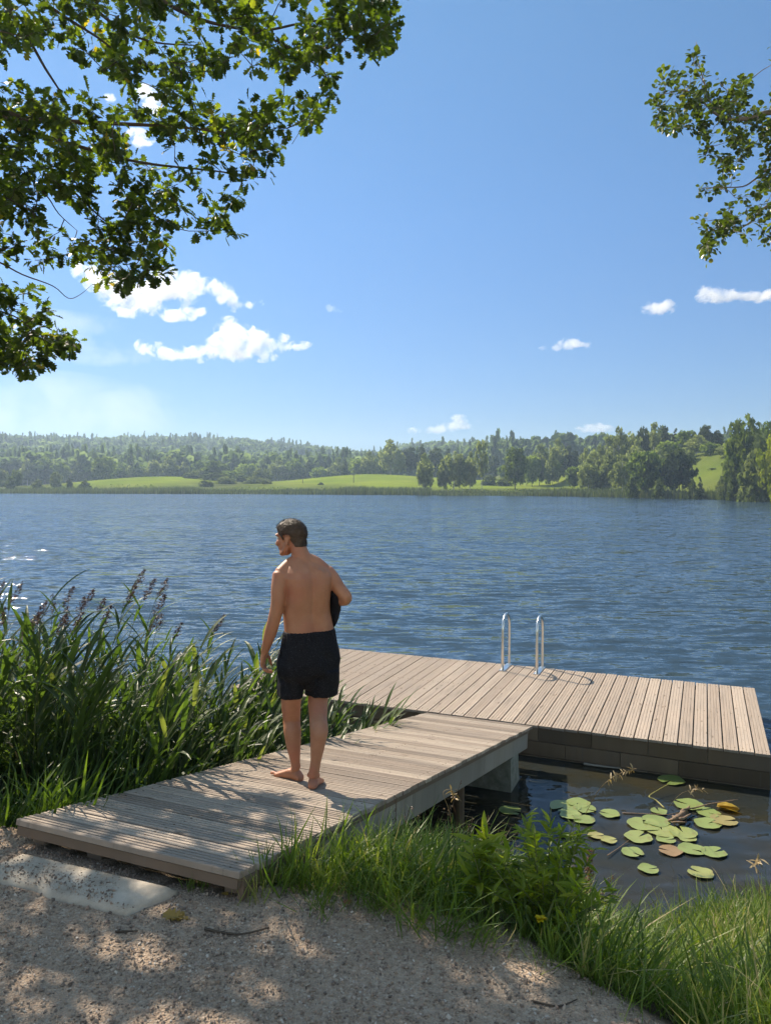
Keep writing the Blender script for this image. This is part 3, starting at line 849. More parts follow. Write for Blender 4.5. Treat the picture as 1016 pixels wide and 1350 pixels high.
# (pixel x, pixel y of the top, distance, width in pixels, kind, foliage)
TREES = [
 (-170, 598, 320, 44, 'round', None), (-120, 604, 315, 36, 'birch', None), (-70, 600, 325, 40, 'oak', None), (-35, 608, 315, 30, 'round', None),
 (3, 619, 262, 18, 'bush', None), (22, 617, 250, 15, 'oak', None), (36, 606, 335, 30, 'birch', None), (60, 602, 340, 38, 'round', None), (80, 607, 335, 26, 'round', None),
 (74, 623, 246, 15, 'bush', None), (92, 630, 240, 8, 'bush', 'pine'), (104, 611, 335, 24, 'birch', None), (136, 600, 305, 33, 'oak', None), (157, 609, 330, 24, 'round', None),
 (171, 614, 335, 20, 'birch', None), (186, 612, 335, 22, 'round', None), (203, 602, 335, 26, 'birch', None), (223, 601, 332, 30, 'birch', None), (243, 609, 335, 18, 'birch', None),
 (262, 620, 300, 24, 'bush', None), (284, 606, 305, 32, 'oak', None), (303, 619, 300, 26, 'round', None), (283, 624, 285, 40, 'bush', None), (315, 630, 280, 26, 'bush', None), (336, 629, 268, 34, 'bush', None),
 (345, 614, 300, 20, 'birch', None), (272, 633, 246, 18, 'bush', None), (422, 614, 330, 24, 'round', None), (436, 616, 332, 20, 'birch', None), (423, 636, 240, 7, 'bush', 'pine'),
 (455, 605, 325, 16, 'spruce', None), (470, 602, 322, 24, 'round', None), (488, 595, 318, 26, 'birch', None), (503, 592, 322, 20, 'pine', None),
 (515, 580, 300, 34, 'birch', None), (539, 584, 300, 26, 'pine', None), (556, 586, 298, 20, 'pine', None), (573, 585, 296, 24, 'pine', None), (590, 592, 300, 20, 'pine', None),
 (560, 597, 207, 24, 'birch', None), (583, 606, 205, 16, 'birch', None), (598, 588, 205, 34, 'birch', None), (619, 595, 206, 17, 'birch', None), (635, 579, 207, 19, 'thin', None),
 (652, 600, 300, 22, 'pine', None), (664, 612, 290, 16, 'round', None), (679, 586, 206, 34, 'oak', None), (694, 606, 240, 18, 'birch', None), (645, 627, 240, 22, 'bush', None), (663, 629, 235, 20, 'bush', None),
 (711, 585, 236, 28, 'birch', None), (724, 580, 236, 22, 'birch', None), (736, 577, 238, 26, 'birch', None), (748, 582, 240, 22, 'pine', None), (757, 594, 236, 20, 'pine', None), (764, 600, 240, 16, 'spruce', None),
 (772, 592, 205, 22, 'birch', None), (785, 584, 200, 26, 'birch', None), (799, 574, 196, 28, 'birch', None), (815, 565, 196, 32, 'birch', None), (832, 561, 198, 28, 'birch', None),
 (846, 556, 202, 22, 'pine', None), (860, 557, 205, 26, 'birch', None), (876, 561, 205, 20, 'pine', None), (890, 565, 205, 20, 'spruce', None), (905, 564, 198, 26, 'round', None), (929, 556, 192, 28, 'pine', None),
 (918, 574, 186, 30, 'birch', None), (945, 567, 190, 22, 'pine', None), (936, 582, 180, 24, 'round', None),
 (820, 600, 176, 30, 'birch', None), (848, 588, 160, 42, 'round', None), (880, 600, 160, 26, 'round', None), (896, 588, 156, 40, 'oak', 'pine'), (922, 629, 146, 16, 'spruce', None),
 (790, 622, 186, 22, 'bush', None), (832, 630, 158, 16, 'bush', None), (955, 612, 142, 12, 'bush', None), (868, 634, 152, 14, 'bush', None),
 (981, 542, 136, 52, 'oak', None), (1003, 578, 128, 46, 'bush', None), (1013, 556, 150, 40, 'round', None), (965, 622, 134, 16, 'bush', None),
 (1030, 560, 122, 44, 'round', 'yellow'),
 (912, 632, 150, 12, 'bush', None), (940, 622, 168, 12, 'bush', None), (930, 612, 182, 14, 'bush', None), (948, 634, 146, 12, 'bush', None), (252, 622, 285, 20, 'bush', None), (298, 628, 262, 26, 'bush', None), (318, 624, 282, 30, 'bush', None), (352, 634, 255, 14, 'bush', None), (14, 630, 236, 14, 'bush', None), (50, 633, 238, 16, 'bush', None), (112, 634, 238, 14, 'bush', None),
 (120, 606, 338, 26, 'round', None), (150, 603, 345, 30, 'birch', None), (264, 606, 335, 26, 'round', None), (325, 608, 338, 28, 'round', None), (365, 606, 345, 30, 'birch', None), (390, 604, 348, 30, 'round', None), (408, 607, 345, 24, 'pine', None), (448, 603, 340, 26, 'birch', None),
 (526, 592, 296, 22, 'birch', None), (607, 600, 215, 22, 'birch', None), (701, 596, 232, 22, 'round', None), (728, 592, 228, 22, 'birch', None), (775, 604, 185, 26, 'birch', None), (808, 585, 186, 28, 'birch', None), (862, 585, 184, 30, 'birch', None), (880, 578, 190, 28, 'round', None), (838, 580, 188, 26, 'birch', None), (756, 612, 200, 20, 'round', None), (905, 590, 182, 24, 'birch', None), (955, 585, 172, 22, 'birch', None), (968, 572, 165, 26, 'round', None), (1075, 545, 128, 60, 'oak', None), (1120, 552, 120, 60, 'round', None), (1180, 548, 125, 60, 'birch', None), (1250, 540, 130, 70, 'oak', None),
]
LOOK = {'birch': ('birch tree', 'birch_tree', 'pale leaved birch with a light trunk'), 'thin': ('birch tree', 'birch_tree', 'thin tall birch with a small open crown, standing alone by the far water'),
        'pine': ('pine tree', 'pine_tree', 'dark narrow pine'), 'spruce': ('spruce tree', 'spruce_tree', 'dark pointed spruce'), 'round': ('tree', 'broadleaf_tree', 'rounded green broadleaf tree'),
        'oak': ('oak tree', 'oak_tree', 'broad dense oak with a lumpy crown'), 'bush': ('bush', 'bush', 'low rounded bush')}
ORD = ['first', 'second', 'third', 'fourth', 'fifth', 'sixth', 'seventh', 'eighth', 'ninth', 'tenth', 'eleventh', 'twelfth', 'thirteenth', 'fourteenth', 'fifteenth', 'sixteenth',
       'seventeenth', 'eighteenth', 'nineteenth', 'twentieth', 'twenty-first', 'twenty-second', 'twenty-third', 'twenty-fourth', 'twenty-fifth', 'twenty-sixth', 'twenty-seventh', 'twenty-eighth', 'twenty-ninth', 'thirtieth']
ORD += ['thirty-' + q for q in ORD[:9]] + ['fortieth'] + ['forty-' + q for q in ORD[:9]] + ['fiftieth']
cnt = {}
vis = sorted([q for q in TREES if -15 < q[0] < 1040], key=lambda q: q[0]); off = [q for q in TREES if not -15 < q[0] < 1040]
for i, (px, top, Y, wpx, kind, fol) in enumerate(vis + off):
    P = at_y(px, top, Y)
    gz = float(far_z(P[0], Y))
    hgt = P[2] - gz; wid = wpx / FPX * Y * 1.12
    crown, trunk = proto(kind, i % 3, fol)
    cat, nm, look = LOOK[kind]
    root = empty(nm, (P[0], Y, gz), rng.uniform(0, 6.28))
    root.scale = (wid, wid, hgt)
    link('crown', crown, root); link('trunk', trunk, root)
    if kind == 'thin': lab = look
    elif (px, Y) == (981, 136): lab = 'tallest broad oak at the right end of the far shore'
    elif fol == 'yellow': lab = 'bright yellow green tree at the very right edge of the far shore'
    elif (px, Y) == (848, 160): lab = 'fresh green rounded tree close to the water in front of the birches'
    elif (px, Y) == (896, 156): lab = 'dark spreading tree close to the water beside the sunny slope'
    else:
        key = kind
        if -15 < px < 1040:
            cnt[key] = cnt.get(key, 0) + 1
            lab = f'{look}, {ORD[cnt[key] - 1]} {cat.split()[0]} from the left on the far shore'
        else:
            cnt[key + 'o'] = cnt.get(key + 'o', 0) + 1
            lab = f'{look} past the {"left" if px < 0 else "right"} edge of the view, {ORD[cnt[key + "o"] - 1]} such'
    tag(root, lab, cat, {'birch tree': 'birches on the far shore', 'bush': 'bushes on the far shore', 'pine tree': 'pines on the far shore'}.get(cat, 'broadleaf trees and spruces on the far shore'))

# ---------------------------------------------------------------- the far forest hill: one mass
def forest_template(kind):
    C_ = crown_shape(kind, 30)
    P, M_, r_ = clump_quads(C_, 0.13, 5, 0.20)
    return P, M_, r_
tm = [forest_template(k) for k in ('spruce', 'round', 'birch', 'round', 'spruce')]
mbf = MB()
n = 15000
dist = np.sqrt(rng.uniform(345 ** 2, 930 ** 2, n)); ang = rng.uniform(-0.78, 0.62, n)
X, Y = dist * np.sin(ang), dist * np.cos(ang)
Z = far_z(X, Y)
dens = vnoise(X, Y, 0.02, 21)
keep = (rng.uniform(0, 1, n) < 0.30 + 0.45 * (dist < 480) + 0.35 * (dist > 800)) & ((dist > 372) | (np.abs(np.degrees(ang)) > 0)) & (dist > 352 + 30 * dens)
idx = np.where(keep)[0]
kindsel = (vnoise(X, Y, 0.012, 33) * 0.8 + rng.uniform(-0.3, 0.3, n)) + 0.08 * (dist > 700)
for k, (P, M_, r_) in enumerate(tm):
    lo = [0.62, 0.40, 0.22, -9, 0.80][k]; hi = [0.80, 0.62, 0.40, 0.22, 9][k]
    sel = idx[(kindsel[idx] >= lo) & (kindsel[idx] < hi)]
    m = len(sel)
    if not m: continue
    hh = rng.uniform(11, 19, m) * (1.08 if k in (0, 4) else 0.95); ww = hh * (rng.uniform(0.30, 0.42, m) if k in (0, 4) else rng.uniform(0.6, 0.85, m))
    a = rng.uniform(0, 6.28, m); c_, s_ = np.cos(a), np.sin(a)
    Rm = np.zeros((m, 3, 3)); Rm[:, 0, 0] = c_ * ww; Rm[:, 0, 1] = -s_ * ww; Rm[:, 1, 0] = s_ * ww; Rm[:, 1, 1] = c_ * ww; Rm[:, 2, 2] = hh
    base = np.stack([X[sel], Y[sel], Z[sel] - 0.3], 1)
    tone = rng.uniform(0, 1, m)
    nq = len(P)
    mats = np.einsum('aij,bjk->abik', Rm, M_).reshape(-1, 3, 3)
    offs = (np.einsum('aij,bj->abi', Rm, P) + base[:, None, :]).reshape(-1, 3)
    rr = np.clip(0.65 * np.repeat(tone, nq) + 0.35 * np.tile(r_, m), 0, 1) * (0.7 if k in (0, 4) else 1.0)
    mbf.instances(SPV[[0, 2, 4, 6, 8]], [(0, 1, 2, 3, 4)], mats, offs, rr)
tag(mbf.build('forest', M_FOL['forest']), kind='stuff')

# ---------------------------------------------------------------- reed fringe of the far shore
BLV = np.array([[-0.5, 0, 0], [0.5, 0, 0], [0.35, 0.03, 0.55], [-0.35, 0.03, 0.55], [0.0, 0.16, 1.0]])
BLF = [(0, 1, 2, 3), (3, 2, 4)]
n = 26000
x = rng.uniform(-170, 105, n); d = rng.uniform(-2.2, 3.0, n)
y = shore_far(x) + d
hgt = (1.3 + 0.9 * vnoise(x, y * 0, 0.12, 40)) * rng.uniform(0.6, 1.15, n)
low = vnoise(x, x * 0, 0.05, 41)
hgt *= np.where((x > 12) & (x < 34), 0.45, 1.0) * (0.65 + 0.5 * low)
wd = rng.uniform(0.10, 0.22, n)
a = rng.uniform(-0.9, 0.9, n); c_, s_ = np.cos(a), np.sin(a)
M_ = np.zeros((n, 3, 3)); M_[:, 0, 0] = c_ * wd; M_[:, 0, 1] = -s_ * hgt; M_[:, 1, 0] = s_ * wd; M_[:, 1, 1] = c_ * hgt; M_[:, 2, 2] = hgt
mb = MB(); mb.instances(BLV, BLF, M_, np.stack([x, y, np.maximum(far_z(x, y), -0.1)], 1), rng.uniform(0, 1, n))
M_FREED = leaf_mat('far_reed_leaves', [(0, (0.045, 0.062, 0.022)), (0.5, (0.10, 0.125, 0.045)), (0.85, (0.15, 0.165, 0.065)), (1, (0.19, 0.175, 0.095))], 0.3)
tag(mb.build('shore_reeds', M_FREED), kind='stuff')
# rough meadow grass tufts that break up the near fields
n = 16000
x = rng.uniform(-150, 100, n); d = 2.5 + 22 * rng.uniform(0, 1, n) ** 2
y = shore_far(x) + d
k = (rng.uniform(0, 1, n) < np.where(d < 10, 0.9, 0.25))
x, y = x[k], y[k]; n = len(x)
hgt = rng.uniform(0.15, 0.5, n); wd = rng.uniform(0.15, 0.5, n)
a = rng.uniform(-0.9, 0.9, n); c_, s_ = np.cos(a), np.sin(a)
M_ = np.zeros((n, 3, 3)); M_[:, 0, 0] = c_ * wd; M_[:, 0, 1] = -s_ * hgt; M_[:, 1, 0] = s_ * wd; M_[:, 1, 1] = c_ * hgt; M_[:, 2, 2] = hgt
mb = MB(); mb.instances(BLV, BLF, M_, np.stack([x, y, far_z(x, y) - 0.02], 1), rng.uniform(0, 1, n))
M_MTUFT = leaf_mat('meadow_tufts', [(0, (0.10, 0.15, 0.025)), (0.6, (0.16, 0.20, 0.04)), (1, (0.21, 0.215, 0.07))], 0.3)
tag(mb.build('meadow_grass', M_MTUFT), kind='stuff')

# ---------------------------------------------------------------- two wooden poles on the far field
for px, top, Y, lab in ((399, 629, 250, 'thin wooden pole on the far field, the shorter one on the left'), (466, 625, 245, 'thin wooden pole on the far field, the taller one nearer the dark trees')):
    P = at_y(px, top, Y); gz = float(far_z(P[0], Y))
    root = tag(empty('wooden_pole', (P[0], Y, gz)), lab, 'pole', 'poles on the far field')
    mb = MB(); mb.tube([[0, 0, -0.5], [0, 0, P[2] - gz]], [0.13, 0.09], 8); mb.build('post', M_BARK, root)
    mb = MB(); mb.box([0, 0, P[2] - gz - 0.35], (0.5, 0.05, 0.06)); mb.build('crossarm', M_BARK, root)

# ================================================================ haze
t = NT('haze_air')
v_ = t.n('ShaderNodeVolumePrincipled')
v_.inputs['Color'].default_value = (0.60, 0.78, 1.0, 1); v_.inputs['Density'].default_value = 0.00050; v_.inputs['Anisotropy'].default_value = 0.35
t.l(v_.outputs[0], t.out.inputs['Volume'])
mb = MB(); mb.box([0, 600, 41], (1500, 850, 44.5)); ho = mb.build('haze', t.m); tag(ho, kind='stuff')
# ================================================================ overhanging trees near the camera
M_OAKLEAF = leaf_mat('oak_leaves', [(0, (0.022, 0.036, 0.010)), (0.45, (0.045, 0.070, 0.017)), (0.8, (0.080, 0.118, 0.026)), (0.94, (0.13, 0.15, 0.03)), (1, (0.22, 0.17, 0.04))], 0.55, 0.45, 0.3, tint=(1.25, 1.25, 0.25), tgain=2.4)
M_ALDERLEAF = leaf_mat('glossy_leaves', [(0, (0.040, 0.060, 0.014)), (0.5, (0.075, 0.105, 0.022)), (0.9, (0.12, 0.145, 0.03)), (1, (0.20, 0.17, 0.04))], 0.40, 0.38, 0.5, tint=(1.15, 1.25, 0.35), tgain=1.6)
M_TWIG = plain('dark_bark', (0.075, 0.058, 0.045), 0.9, 0.2, var=0.4, scale=30, bump=0.6, bscale=60)
M_PALEBARK = plain('pale_bark', (0.20, 0.17, 0.14), 0.85, 0.2, var=0.3, scale=25, bump=0.5, bscale=60)

# lobed oak leaf, unit length along y, folded on the midrib
_half = [(0.015, 0.0), (0.02, 0.12), (0.15, 0.20), (0.08, 0.29), (0.30, 0.40), (0.14, 0.50), (0.40, 0.63), (0.20, 0.72), (0.31, 0.86), (0.11, 0.92), (0.0, 1.0)]
def leaf_template(half, fold=0.25, curl=0.12):
    n = len(half)
    mid = [(0, y, 0.0 - curl * y * y) for _, y in (half[0], half[-1])]
    V = [(0.0, half[0][1], 0.0), (0.0, 0.5, -curl * 0.25), (0.0, 1.0, -curl)]
    Rr = [(x, y, x * fold - curl * y * y) for x, y in half[:-1]]
    Ll = [(-x, y, x * fold - curl * y * y) for x, y in half[:-1]]
    V += Rr + Ll
    k = len(Rr)
    FR = [0] + [3 + i for i in range(k)] + [2, 1]
    FL = [0, 1, 2] + [3 + k + i for i in range(k)][::-1]
    return np.array(V), [tuple(FR), tuple(FL)]
OAKV, OAKF = leaf_template(_half)
_oval = [(0.015, 0.0), (0.02, 0.14), (0.22, 0.26), (0.36, 0.46), (0.38, 0.66), (0.27, 0.86), (0.10, 0.97), (0.0, 1.0)]
ALDV, ALDF = leaf_template(_oval, 0.2, 0.15)

def grow(skel_paths, centres, mbw, r_tip=0.003, r_base=0.008, sag=0.05):
    """join every leaf-cluster centre to the nearest point of the branches so far; returns nothing but tubes in mbw"""
    nodes = np.concatenate([smooth_path(p, 6) for p in skel_paths])
    d0 = np.min(np.linalg.norm(centres[:, None, :] - nodes[None], axis=2), axis=1)
    order = np.argsort(d0)
    nodes = list(nodes); arr = np.array(nodes)
    dirs = np.zeros_like(centres)
    for i in order:
        c = centres[i]
        d = np.linalg.norm(arr - c, axis=1)
        j = int(np.argmin(d)); a = arr[j]
        L = d[j]
        if L < 0.03: dirs[i] = (0, 0, 1); continue
        m1 = a + (c - a) * 0.35 + rng.normal(0, 0.07 * L, 3) + np.array([0, 0, -sag * L])
        m2 = a + (c - a) * 0.7 + rng.normal(0, 0.07 * L, 3) + np.array([0, 0, -sag * L * 0.6])
        P = np.array([a, m1, m2, c])
        rb = min(r_base, r_tip + 0.006 * L)
        mbw.tube(P, [rb, rb * 0.8, rb * 0.6, r_tip], 5, rng.uniform())
        arr = np.vstack([arr, m1, m2, c])
        dirs[i] = (c - m2) / (np.linalg.norm(c - m2) + 1e-6)
    return dirs

def leaf_clusters(centres, dirs, per, spread, tv, tf, smin, smax, mb, droop=0.35):
    m = len(centres); n = per * m
    C_ = np.repeat(centres, per, 0); D_ = np.repeat(dirs, per, 0)
    rad = unit_rand(n)
    d = D_ * 0.7 + rad + np.array([0, 0, -droop]); d /= np.linalg.norm(d, axis=1)[:, None]
    back = rng.uniform(-0.8, 0.25, n)[:, None]
    P = C_ + D_ * spread * back + rad * spread * 0.35 * rng.uniform(0, 1, n)[:, None]
    up = np.tile([0, 0, 1.0], (n, 1)) + 0.65 * unit_rand(n)
    s = rng.uniform(smin, smax, n)
    M_ = frame_dir(d, up) * s[:, None, None]
    M_[:, :, 0] *= rng.uniform(0.85, 1.2, n)[:, None]
    tone = np.clip(np.repeat(rng.uniform(0.0, 0.75, m), per) + rng.normal(0, 0.16, n), 0, 1)
    mb.instances(tv, tf, M_, P, tone)

def pick(poly, n, holes=(), ymin=0, ymax=1, dfun=None):
    xs = np.array([q[0] for q in poly]); ys = np.array([q[1] for q in poly])
    x = rng.uniform(xs.min(), xs.max(), n * 5); y = rng.uniform(ys.min(), ys.max(), n * 5)
    k = in_poly(x, y, poly)
    for h_ in holes: k &= ~in_poly(x, y, h_)
    x, y = x[k][:n], y[k][:n]
    D = rng.uniform(ymin, ymax, len(x))
    return np.array([at_y(a, b, c) for a, b, c in zip(x, y, D)])

UPPER = [(-60, -60), (540, -60), (528, 6), (516, 16), (513, 54), (488, 72), (466, 62), (452, 52), (446, 70), (446, 110), (432, 122), (426, 160), (408, 168), (395, 160), (392, 206), (377, 228), (357, 240),
         (346, 256), (354, 270), (346, 284), (318, 308), (298, 318), (286, 300), (270, 308), (250, 298), (229, 355), (212, 364), (183, 374), (150, 372), (130, 362), (113, 352), (104, 330), (86, 318), (80, 342), (62, 344), (45, 352), (28, 335), (0, 330), (-60, 330)]
HOLES = [[(330, 97), (400, 103), (402, 118), (345, 130), (300, 122), (280, 110)], [(25, 88), (48, 58), (80, 64), (85, 85), (114, 77), (143, 106), (141, 133), (125, 128), (96, 109), (74, 112), (53, 120), (29, 117)],
         [(180, 112), (207, 112), (215, 146), (196, 142)], [(168, 171), (199, 171), (197, 192), (166, 188)], [(64, 272), (92, 266), (106, 302), (86, 310), (62, 297)], [(352, -8), (386, -8), (388, 26), (364, 28)], [(125, 268), (150, 272), (156, 296), (132, 292)],
         [(62, 12), (80, 8), (88, 30), (70, 34)], [(112, 15), (130, 12), (135, 32), (118, 40)], [(210, 190), (232, 186), (240, 205), (218, 212)]]
LOWER = [(-60, 372), (0, 372), (27, 366), (46, 378), (63, 399), (63, 416), (46, 426), (50, 441), (62, 447), (80, 446), (85, 430), (97, 443), (108, 460), (92, 464), (72, 464), (70, 482), (44, 488), (33, 492), (16, 490), (0, 494), (-60, 494)]
TR = np.array([-7.6, 6.4, 0.9])          # the oak's foot, on the bank left of the view
HOLES = [[(sum(q[0] for q in h_) / len(h_) + 1.35 * (a - sum(q[0] for q in h_) / len(h_)), sum(q[1] for q in h_) / len(h_) + 1.35 * (b - sum(q[1] for q in h_) / len(h_))) for a, b in h_] for h_ in HOLES]
c1 = pick(UPPER, 640, HOLES, 5.6, 7.4)
_px = 508 + FPX * c1[:, 0] / c1[:, 1]; _py = 636 - FPX * (c1[:, 2] - H) / c1[:, 1]
_low = _py > 235
_sc = np.where(_low, np.minimum(1.0, 6.55 / c1[:, 1]), 1.0)[:, None]
c1 = np.array([0, 0, H]) * (1 - _sc) + c1 * _sc
c1 = c1[~((_px > 225) & (_py > 215) & (rng.uniform(0, 1, len(c1)) < 0.5))]
c2 = pick(LOWER, 80, (), 6.4, 7.2)
c2b = pick([(72, 440), (84, 430), (97, 443), (106, 458), (92, 462), (72, 460)], 9, (), 6.9, 7.2)
# the rest of the crown, left of and above the view
def ellip(c, r, n):
    q = unit_rand(n) * (rng.uniform(0.15, 1, n) ** (1 / 3))[:, None]
    return np.array(c) + q * np.array(r)
c3 = np.concatenate([ellip((-4.0, 6.2, 6.0), (0.55, 0.8, 0.9), 45), ellip((-6.4, 9.3, 6.6), (1.9, 1.6, 1.7), 90), ellip((-6.9, 6.6, 7.4), (2.7, 2.3, 2.6), 150), ellip((-4.7, 6.3, 6.3), (1.3, 1.5, 1.3), 75), ellip((-4.6, 7.2, 8.6), (2.2, 2.0, 1.4), 55), ellip((-9.5, 6.0, 6.5), (2.2, 2.2, 2.0), 90)])
px_ = 508 + FPX * c3[:, 0] / c3[:, 1]
c3 = c3[(px_ < -25) | (c3[:, 2] - H > 0.72 * c3[:, 1])]
def bp(lst): return [at_y(a, b, c) for a, b, c in lst]
limbs = [
 ([TR, TR + [0.1, 0, 1.6], TR + [0.25, 0.05, 3.2], TR + [0.2, 0.1, 5.0], TR + [0.5, 0.2, 6.8]], [0.34, 0.28, 0.24, 0.17, 0.09]),
 ([TR + [0.25, 0.05, 3.4], np.array([-5.6, 6.6, 5.5])] + bp([(-60, 152, 6.52), (40, 158, 6.55), (130, 162, 6.59), (240, 168, 6.65), (330, 180, 6.69)]), [0.13, 0.085, 0.05, 0.038, 0.030, 0.018, 0.008]),
 ([TR + [0.25, 0.05, 3.3], np.array([-5.4, 6.5, 5.2])] + bp([(-40, 150, 6.45), (15, 163, 6.51), (60, 180, 6.53), (130, 200, 6.57), (190, 215, 6.59), (280, 225, 6.64), (350, 235, 6.66)]), [0.10, 0.06, 0.036, 0.030, 0.027, 0.022, 0.018, 0.012, 0.006]),
 ([TR + [0.2, 0.1, 5.0], np.array([-5.0, 6.7, 8.0])] + bp([(-10, -5, 6.52), (15, 20, 6.52), (40, 55, 6.52), (60, 90, 6.53), (78, 118, 6.54), (90, 140, 6.54)]), [0.08, 0.045, 0.027, 0.024, 0.021, 0.018, 0.013, 0.007]),
 ([TR + [0.3, 0.1, 5.6], np.array([-4.4, 7.2, 9.4])] + bp([(60, -40, 6.64), (110, 0, 6.64), (135, 20, 6.64), (165, 42, 6.65), (205, 56, 6.66), (260, 60, 6.69)]), [0.09, 0.05, 0.032, 0.027, 0.024, 0.019, 0.013, 0.007]),
 (bp([(60, 5, 6.58), (95, 28, 6.58), (130, 50, 6.59), (165, 75, 6.60), (225, 95, 6.63), (300, 92, 6.66)]), [0.022, 0.019, 0.016, 0.013, 0.009, 0.005]),
 ([TR + [0.4, 0.2, 6.4], np.array([-4.0, 7.6, 10.2])] + bp([(150, -45, 6.71), (205, -5, 6.70), (262, 25, 6.71), (340, 40, 6.73), (400, 30, 6.75), (470, 20, 6.75), (512, 20, 6.75)]), [0.09, 0.055, 0.036, 0.030, 0.024, 0.018, 0.014, 0.009, 0.004]),
 (bp([(340, 40, 6.73), (400, 75, 6.75), (430, 100, 6.75), (415, 140, 6.73), (385, 190, 6.72)]), [0.014, 0.011, 0.008, 0.006, 0.004]),
 ([TR + [0.25, 0.05, 2.6], np.array([-5.2, 6.7, 4.6])] + bp([(-30, 335, 6.51), (0, 346, 6.51), (30, 362, 6.51), (70, 377, 6.51), (90, 393, 6.52), (105, 389, 6.52), (122, 375, 6.52)]), [0.07, 0.04, 0.017, 0.012, 0.010, 0.007, 0.005, 0.004, 0.002]),
 (bp([(-30, 400, 6.45), (0, 410, 6.51), (25, 420, 6.52), (50, 440, 6.52), (80, 450, 6.52), (98, 455, 6.53)]), [0.016, 0.011, 0.009, 0.006, 0.004, 0.003]),
 (bp([(50, 245, 6.54), (65, 262, 6.54), (78, 282, 6.54), (102, 304, 6.54)]), [0.012, 0.009, 0.007, 0.003]),
 (bp([(100, 255, 6.58), (128, 282, 6.58), (155, 305, 6.58), (180, 340, 6.58)]), [0.014, 0.011, 0.008, 0.003]),
 ([TR + [0.2, 0.0, 3.0], TR + [-1.0, -0.3, 4.6], TR + [-2.2, -0.6, 5.8]], [0.14, 0.09, 0.03]),
 ([TR + [0.2, 0.1, 4.0], TR + [1.3, -0.4, 5.0], TR + [2.8, -0.5, 5.4]], [0.12, 0.08, 0.03]),
]
oak = tag(empty('oak_tree', tuple(TR)), 'old oak whose leafy limbs hang into the upper left of the view', 'oak tree')
def oparent(o, root):
    o.parent = root; o.matrix_parent_inverse = Matrix.Translation(-root.location); return o
mbw = MB()
for pts, rad in limbs:
    sp_ = smooth_path(pts, 4)
    mbw.tube(sp_, np.interp(np.linspace(0, 1, len(sp_)), np.linspace(0, 1, len(rad)), [q * (0.62 if q < 0.12 else 1) for q in rad]), 8, 0.5)
cen = np.concatenate([c1, c2, c2b, c3])
dirs = grow([q[0] for q in limbs], cen, mbw)
oparent(mbw.build('trunk', M_TWIG, smooth=True), oak)
mb = MB()
n1 = len(c1) + len(c2) + len(c2b)
leaf_clusters(cen[:n1], dirs[:n1], 16, 0.16, OAKV, OAKF, 0.06, 0.108, mb)
leaf_clusters(cen[n1:], dirs[n1:], 15, 0.26, OAKV, OAKF, 0.08, 0.135, mb)
oparent(mb.build('crown', M_OAKLEAF), oak)

# ---------------------------------------------------------------- the tree on the right
RIGHTP = [(918, 50), (924, 60), (926, 86), (920, 100), (930, 98), (938, 106), (968, 99), (976, 108), (1000, 92), (1012, 120), (1075, 110), (1080, 335), (1030, 332), (1001, 326), (976, 316), (957, 314), (947, 332), (940, 344), (929, 338),
          (922, 316), (921, 290), (929, 272), (950, 272), (957, 252), (942, 246), (925, 254), (908, 250), (915, 242), (937, 245), (952, 238), (942, 226), (947, 208), (926, 206), (917, 182), (930, 168), (912, 170), (903, 155), (886, 174), (876, 175),
          (862, 162), (867, 144), (838, 130), (848, 120), (863, 105), (872, 93), (893, 93), (897, 80), (906, 60)]
RH_ = [[(934, 162), (955, 166), (965, 172), (960, 186), (975, 200), (958, 205), (948, 190)], [(985, 222), (1000, 224), (1000, 245), (985, 240)], [(962, 250), (985, 252), (975, 268), (960, 262)], [(942, 262), (952, 268), (948, 288), (932, 284)], [(1000, 100), (1016, 125), (1010, 135), (985, 120)]]
TR2 = np.array([9.2, 8.2, 0.7])
d1 = pick(RIGHTP, 260, RH_, 8.6, 10.2)
d1b = pick([(1016, 60), (1100, 20), (1250, 60), (1250, 380), (1020, 340)], 110, (), 8.0, 11.5)
d3 = ellip((8.6, 8.6, 8.0), (3.0, 2.2, 2.6), 170)
qx = 508 + FPX * d3[:, 0] / d3[:, 1]
d3 = d3[qx > 1120]
limbs2 = [
 ([TR2, TR2 + [-0.1, 0.1, 2.0], TR2 + [-0.3, 0.2, 4.2], TR2 + [-0.2, 0.3, 6.5], TR2 + [0.1, 0.2, 8.6]], [0.26, 0.21, 0.17, 0.11, 0.04]),
 ([TR2 + [-0.3, 0.2, 4.0], np.array([7.0, 9.0, 6.6])] + bp([(1075, 152, 9.4), (1016, 148, 9.4), (985, 156, 9.4), (958, 157, 9.4), (940, 148, 9.4), (930, 138, 9.4), (905, 120, 9.4), (870, 125, 9.4)]), [0.09, 0.055, 0.040, 0.033, 0.026, 0.020, 0.015, 0.012, 0.008, 0.004]),
 (bp([(1060, 160, 9.4), (1030, 175, 9.5), (1000, 168, 9.5), (975, 156, 9.45)]), [0.03, 0.024, 0.016, 0.010]),
 ([TR2 + [-0.3, 0.2, 3.6], np.array([7.2, 9.0, 5.8])] + bp([(1060, 225, 9.3), (1016, 222, 9.3), (995, 236, 9.3), (978, 246, 9.3), (945, 247, 9.3), (920, 248, 9.3)]), [0.07, 0.04, 0.022, 0.014, 0.011, 0.008, 0.006, 0.003]),
 ([TR2 + [-0.3, 0.2, 3.2], np.array([7.2, 9.2, 5.2])] + bp([(1060, 270, 9.5), (1010, 272, 9.5), (990, 292, 9.5), (965, 303, 9.5), (940, 290, 9.5)]), [0.07, 0.04, 0.022, 0.014, 0.010, 0.007, 0.003]),
 (bp([(940, 150, 9.4), (928, 110, 9.3), (918, 75, 9.3), (917, 55, 9.3)]), [0.012, 0.009, 0.006, 0.003]),
]
